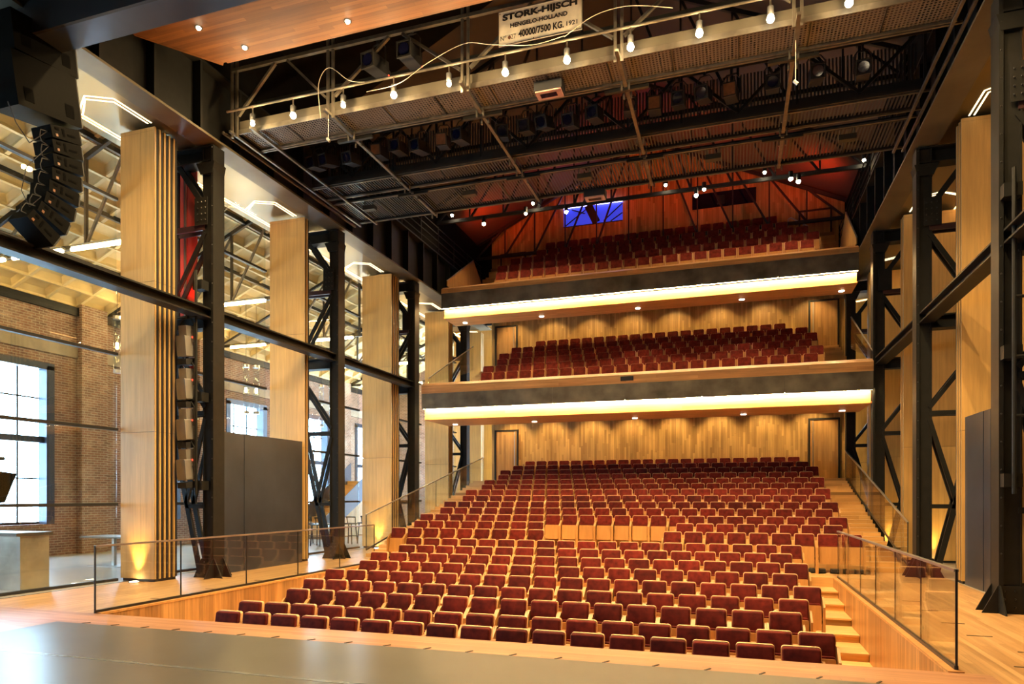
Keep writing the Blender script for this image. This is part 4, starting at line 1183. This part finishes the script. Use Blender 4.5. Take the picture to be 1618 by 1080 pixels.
for i, (x, y, z0, z1) in enumerate(((-7.87, 12.1, 9.5, 9.05), (1.0, 12.6, 9.52, 8.85))):
    mc = empty('hanging_microphone', (x, y, z1), ['small microphone on a pale cable near the left end of the grid', 'small microphone on a pale cable at the right of the grid'][i], 'microphone')
    MB().cyl((x, y, z0 + 0.1), (x, y, z1), 0.006, 5).build('cable', M['rope'], mc)
    MB().cyl((x - 0.03, y, z1 + 0.01), (x + 0.03, y, z1 - 0.05), 0.028, 8).build('capsule', M['alu'], mc, True)

# ------------------------------------------------------------------ spotlights
def spot_mesh():
    d = {}
    m = MB().box(-0.12, 0.12, -0.30, 0.14, -0.12, 0.12)
    m.cyl((0, 0.14, 0), (0, 0.26, 0), 0.10, 10, 0.06)
    d['body'] = m.mesh('body', M['black'])
    m = MB().box(-0.135, 0.135, -0.33, -0.30, -0.135, -0.11).box(-0.135, 0.135, -0.33, -0.30, 0.11, 0.135).box(-0.135, -0.11, -0.33, -0.30, -0.11, 0.11).box(0.11, 0.135, -0.33, -0.30, -0.11, 0.11)
    d['gel_frame'] = m.mesh('gel_frame', M['steel_grey'])
    d['lens'] = MB().cyl((0, -0.302, 0), (0, -0.318, 0), 0.10, 14).mesh('lens', M['lens'], smooth=True)
    d['gel'] = MB().box(-0.109, 0.109, -0.325, -0.318, -0.109, 0.109).mesh('gel', M['lens_amber'])
    m = MB()
    pts = [(-0.16, -0.02, -0.02), (-0.16, -0.02, 0.30), (-0.09, -0.02, 0.40), (0.09, -0.02, 0.40), (0.16, -0.02, 0.30), (0.16, -0.02, -0.02)]
    for a, b in zip(pts[:-1], pts[1:]): m.bar(a, b, 0.014, 0.03, (0, 1, 0))
    m.box(-0.02, 0.02, -0.05, 0.01, 0.40, 0.50)
    d['yoke'] = m.mesh('yoke', M['steel_grey'])
    d['knob'] = MB().sphere((0.13, 0.1, -0.12), 0.012, 6, 4).mesh('indicator', M['redled'])
    return d
SP = spot_mesh()
def spotlight(loc, rx, rz_, label, group, gel=False, knob=False, scale=1.0):
    o = empty('stage_spotlight', loc, label, 'spotlight', group)
    o.scale = (scale,) * 3
    o.rotation_euler = (0, 0, rz_)
    y = put('yoke', SP['yoke'], o)
    b = put('body', SP['body'], o); b.rotation_euler = (rx, 0, 0)
    for nm in ('gel_frame', 'gel' if gel else 'lens'):
        c = put(nm, SP[nm], b)
    if knob: put('indicator', SP['knob'], b)
    return o
spx = [(-9.77, 9.88, 0), (-9.41, 9.97, 0), (-8.78, 9.93, 0), (-8.02, 10.02, 1), (-7.52, 10.10, 0), (-6.96, 10.17, 0), (-6.40, 10.22, 1), (-5.93, 10.42, 0), (-4.95, 10.48, 0), (-4.37, 10.57, 0), (-3.93, 10.72, 0),
       (-3.37, 10.74, 0), (-2.82, 10.84, 0), (-2.11, 10.87, 0), (-1.58, 10.93, 1), (-1.08, 11.12, 0), (-0.57, 11.19, 0), (-0.05, 11.13, 1), (0.73, 11.4, 0), (1.52, 11.33, 0), (2.35, 11.53, 0)]
spx = [(x, 9.96 + 0.04 * math.sin(i * 2.1), g) for i, (x, z, g) in enumerate(spx)]
for i, (x, z, g) in enumerate(spx):
    spotlight((x, 14.6, z), R(8 + 10 * random.random()), R(random.uniform(-14, 14)), 'dark stage spotlight on the middle bridge, %s from the left' % ORD[i + 1], 'spotlights on the middle bridge', bool(g))
for i, (x, z, nm) in enumerate(((-6.85, 10.45, 'left of the two above the bulbs'), (-6.1, 10.5, 'right of the two above the bulbs'), (0.0, 10.75, 'high at the right of the bridge'))):
    spotlight((x, 12.35, z), R(5), R(-10 + 8 * i), 'dark stage spotlight on the front bridge, %s' % nm, 'spotlights on the front bridge', False, True, 1.15)
# four silver profile spotlights on the left column, pipe and arms
def profile_spot(x, y, z, tilt, label, group):
    o = empty('profile_spotlight', (x, y, z), label, 'spotlight', group)
    t = Matrix.Rotation(tilt, 4, 'X')
    b = MB().rrect(-0.12, 0.12, -0.34, 0.10, -0.15, 0.15, 0.02, 1)
    body = b.build('body', M['spot_silver']); body.parent = o; body.location = (0, 0, -0.30); body.rotation_euler = (tilt, 0, 0)
    h = MB().box(-0.10, 0.10, -0.12, 0.12, 0.14, 0.36).build('lamp_house', M['spot_silver']); h.parent = o; h.location = (0, 0, 0.14); h.rotation_euler = (tilt, 0, 0)
    w = MB().box(-0.075, 0.075, -0.128, -0.121, 0.18, 0.32).build('vent', M['black']); w.parent = h; w.location = (0, 0, 0.04)
    f = MB().box(-0.115, 0.115, -0.145, 0.145, -0.47, -0.345).build('front_barrel', M['black']); f.parent = o; f.location = (0, 0, -0.47); f.rotation_euler = (tilt, 0, 0)
    kk = MB().sphere((-0.12, -0.10, 0.12), 0.022, 6, 4).sphere((0.12, -0.10, 0.12), 0.022, 6, 4).sphere((0.0, -0.15, 0.12), 0.02, 6, 4).build('shutter_knob', M['redled']); kk.parent = o; kk.location = (0, 0, 0.10)
    m = MB(); pts = [(-0.17, 0, 0.0), (-0.19, 0, 0.40), (-0.10, 0, 0.52), (0.10, 0, 0.52), (0.19, 0, 0.40), (0.17, 0, 0.0)]
    for a, c in zip(pts[:-1], pts[1:]): m.bar(a, c, 0.012, 0.03, (0, 1, 0))
    m.bar((0, 0, 0.52), (0, 0, 0.66), 0.04)
    yk = m.build('yoke', M['steel']); yk.parent = o; yk.location = (0, 0, 0)
    return o
for i, z in enumerate((5.04, 4.13, 3.27, 2.42)):
    profile_spot(-11.12, 11.75, z, R(6), 'silver profile spotlight beside the first left column, %s from the top' % ORD[i + 1], 'side spotlights on the left column')
def side_pipe(x, y, s, zs, label):
    p = empty('lamp_stand_pipe', (x, y, 1.8), label, 'pipe stand')
    MB().cyl((x, y, 1.8), (x, y, 6.6), 0.03, 8).build('upright', M['steel'], p, True)
    for z in zs:
        MB().cyl((x, y, z), (x + s * 0.75, y, z), 0.026, 8).build('arm', M['steel'], p, True)
    for z in (2.0, 3.9, 6.3):
        B(x - 0.12, x + 0.12, y + 0.03, y + 0.24, z - 0.1, z + 0.1).build('fixing_plate', M['steel'], p)
side_pipe(-10.93, 11.8, -1, (2.95, 3.82, 4.70, 5.60), 'vertical lamp pipe with four arms on the first left column')
side_pipe(3.92, 11.85, 1, (2.95, 3.82, 4.70, 5.60), 'vertical lamp pipe with four arms on the first right column')
for i, z in enumerate((5.04, 4.13, 3.27)):
    profile_spot(4.30, 11.85, z, R(6), 'profile spotlight at the right picture edge, %s from the top' % ORD[i + 1], 'side spotlights on the right column')

# floods
for i, (x, y, z) in enumerate(((-3.35, 12.62, 9.42), (-3.4, 17.4, 9.42))):
    f = empty('flood_light', (x, y, z), ['flood light with pink lit face under the front lighting bridge', 'flood light with pink lit face under the rear lighting bridge'][i], 'flood light')
    B(x - 0.27, x + 0.27, y - 0.14, y + 0.16, z + 0.03, z + 0.2).build('housing', M['black'], f)
    B(x - 0.25, x + 0.25, y - 0.13, y + 0.14, z, z + 0.03).build('reflector', M['floodface'], f)
    B(x - 0.17, x + 0.15, y - 0.06, y + 0.07, z - 0.006, z).build('glass', M['lens'], f)

# ------------------------------------------------------------------ rear roof, trusses and lamps
rf = empty('ceiling', (-3.4, 20, 13), kind=S)
def roof(y0, y1, m, name):
    MB().prism([(-11.0, y0, 13.1), (-3.45, y0, 16.6), (-3.45, y0, 16.75), (-11.0, y0, 13.25)], (0, y1 - y0, 0)).build(name, m, rf)
    MB().prism([(4.1, y0, 13.1), (4.1, y0, 13.25), (-3.45, y0, 16.75), (-3.45, y0, 16.6)], (0, y1 - y0, 0)).build(name, m, rf)
roof(-6, 17.6, M['roofdark'], 'roof_slope_front')
roof(17.6, 29.2, M['roofgrey'], 'roof_slope_rear')
for s, x in ((-1, -11.1), (1, 4.1)):
    B(x - 0.0, x + 0.1, -6, 29.2, 10.95, 13.25).build('wall_clerestory_%s' % side_name[s], M['roofdark'], kind=S)
for k, y in enumerate((19.3, 24.2, 28.4)):
    t = empty('roof_truss', (-3.45, y, 12.2), 'dark roof truss under the red lit roof, %s from the front' % ORD[k + 1], 'roof truss', 'hall roof trusses')
    MB().bar((-10.9, y, 12.3), (4.0, y, 12.3), 0.09, 0.12).build('bottom_chord', M['black'], t)
    for sg_ in (-1, 1):
        xe = -3.45 + sg_ * 7.45
        MB().bar((xe, y, 12.95), (-3.45, y, 16.4), 0.09, 0.12).build('top_chord', M['black'], t)
        for i in range(1, 6):
            xa = -3.45 + sg_ * (7.45 - i * 1.35); zz = 12.95 + 3.45 * i * 1.35 / 7.45
            MB().bar((xa, y, 12.3), (xa, y, zz), 0.05, 0.06).build('web_post', M['black'], t)
            xb = -3.45 + sg_ * (7.45 - (i - 1) * 1.35)
            MB().bar((xb, y, 12.3), (xa, y, zz), 0.06, 0.07).build('web_diagonal', M['black'], t)
RL = [(-10.15, 12.5, 24), (-8.87, 12.02, 40), (-6.97, 12.53, 24), (-7.24, 12.19, 24), (-5.72, 12.06, 40), (-2.23, 12.53, 24), (-1.22, 12.04, 40), (-0.96, 12.2, 20), (0.95, 12.49, 24), (1.75, 12.17, 40), (1.98, 12.05, 40), (3.9, 12.45, 24)]
for i, (x, z, p) in enumerate(RL):
    z -= 0.12
    l = empty('house_lamp', (x, 23.9, z), 'small bright house lamp hanging under the rear roof, %s from the left' % ORD[i + 1], 'lamp', 'rear house lamps')
    MB().cyl((x, 23.9, z + 0.05), (x, 23.9, z + 0.26), 0.07, 10).build('can', M['black'], l, True)
    MB().cyl((x, 23.9, z + 0.26), (x, 24.17, 12.33), 0.012, 5).build('stem', M['black'], l)
    MB().sphere((x, 23.9, z + 0.03), 0.07 if p > 30 else 0.055, 10, 6).build('bulb', M['bulb'], l, True)
    light('SPOT', 'lamp', (x, 23.85, z - 0.08), p * 1.8, WARM, l, spot_size=R(140), spot_blend=0.6, shadow_soft_size=0.06)
# red colour wash in the roof space
for x in (-9.5, -5.5, -1.4, 2.6):
    o = light('SPOT', 'red_wash', (x, 26.3, 12.6), 190, (1.0, 0.06, 0.01), None, spot_size=R(150), spot_blend=0.8, shadow_soft_size=0.25)
    o.rotation_euler = (R(180 - 20), 0, 0)
# gangway rails beside the clerestory
for s, x in ((-1, -10.68), (1, 3.78)):
    g = empty('gangway_rail', (x, 23, 10.95), 'thin rails of the crane gangway above the %s girder' % side_name[s], 'railing')
    for z in (11.2, 11.45, 11.7, 11.95):
        MB().bar((x, 17.5, z), (x, 28.5, z), 0.025, 0.025).build('rail', M['steel'], g)
    for i in range(8):
        MB().bar((x, 17.8 + i * 1.5, 10.95), (x, 17.8 + i * 1.5, 12.0), 0.04, 0.04).build('post', M['steel'], g)

# ------------------------------------------------------------------ rest of the shell
B(11.8, 12.0, -6, 33, -0.3, 13).build('wall_right', M['oak_y'], kind=S)
B(5.9, 12.0, 30.6, 30.8, 0, 10).build('wall_right_end', M['oak'], kind=S)
B(5.95, 12.0, -6, 33, 9.4, 9.5).build('ceiling_right', M['bronze'], kind=S)
B(-20, 12, -6.2, -6.0, -0.3, 17).build('wall_front', M['roofdark'], kind=S)
B(-20, -10.4, 36.0, 36.2, -0.3, 12).build('wall_foyer_end', M['brick'], kind=S)
B(-12.9, -10.38, 30.6, 30.8, 0, 10).build('wall_left_end', M['oak'], kind=S)
B(4.05, 5.95, 30.6, 30.8, 0, 10).build('wall_right_infill', M['oak'], kind=S)
B(4.1, 6.0, -6, 29.5, 10.0, 10.1).build('ceiling_right_void', M['roofdark'], kind=S)
B(-12.8, -11.0, -6, 29.5, 10.95, 11.0).build('ceiling_left_void', M['roofdark'], kind=S)
# closing the roof space behind the back wall and between foyer and hall
B(-13.0, 6.2, 30.801, 31.0, 9.3, 17.6).build('wall_rear_upper', M['roofdark'], kind=S)
B(-13.0, 6.2, 29.2, 30.8, 17.4, 17.6).build('ceiling_rear_void', M['roofdark'], kind=S)
B(-13.0, -12.81, 29.2, 30.8, 9.3, 17.4).build('wall_rear_left', M['roofdark'], kind=S)
B(6.0, 6.2, 29.2, 30.8, 9.3, 17.4).build('wall_rear_right', M['roofdark'], kind=S)
B(-13.0, -11.0, 29.0, 29.19, 11.01, 17.4).build('wall_rear_left_infill', M['roofdark'], kind=S)
B(4.2, 6.0, 29.0, 29.19, 10.11, 17.4).build('wall_rear_right_infill', M['roofdark'], kind=S)
B(-10.999, -10.39, 29.03, 29.19, 9.53, 17.0).build('wall_rear_left_strip', M['roofdark'], kind=S)
B(4.06, 4.199, 29.03, 29.19, 9.53, 17.0).build('wall_rear_right_strip', M['roofdark'], kind=S)
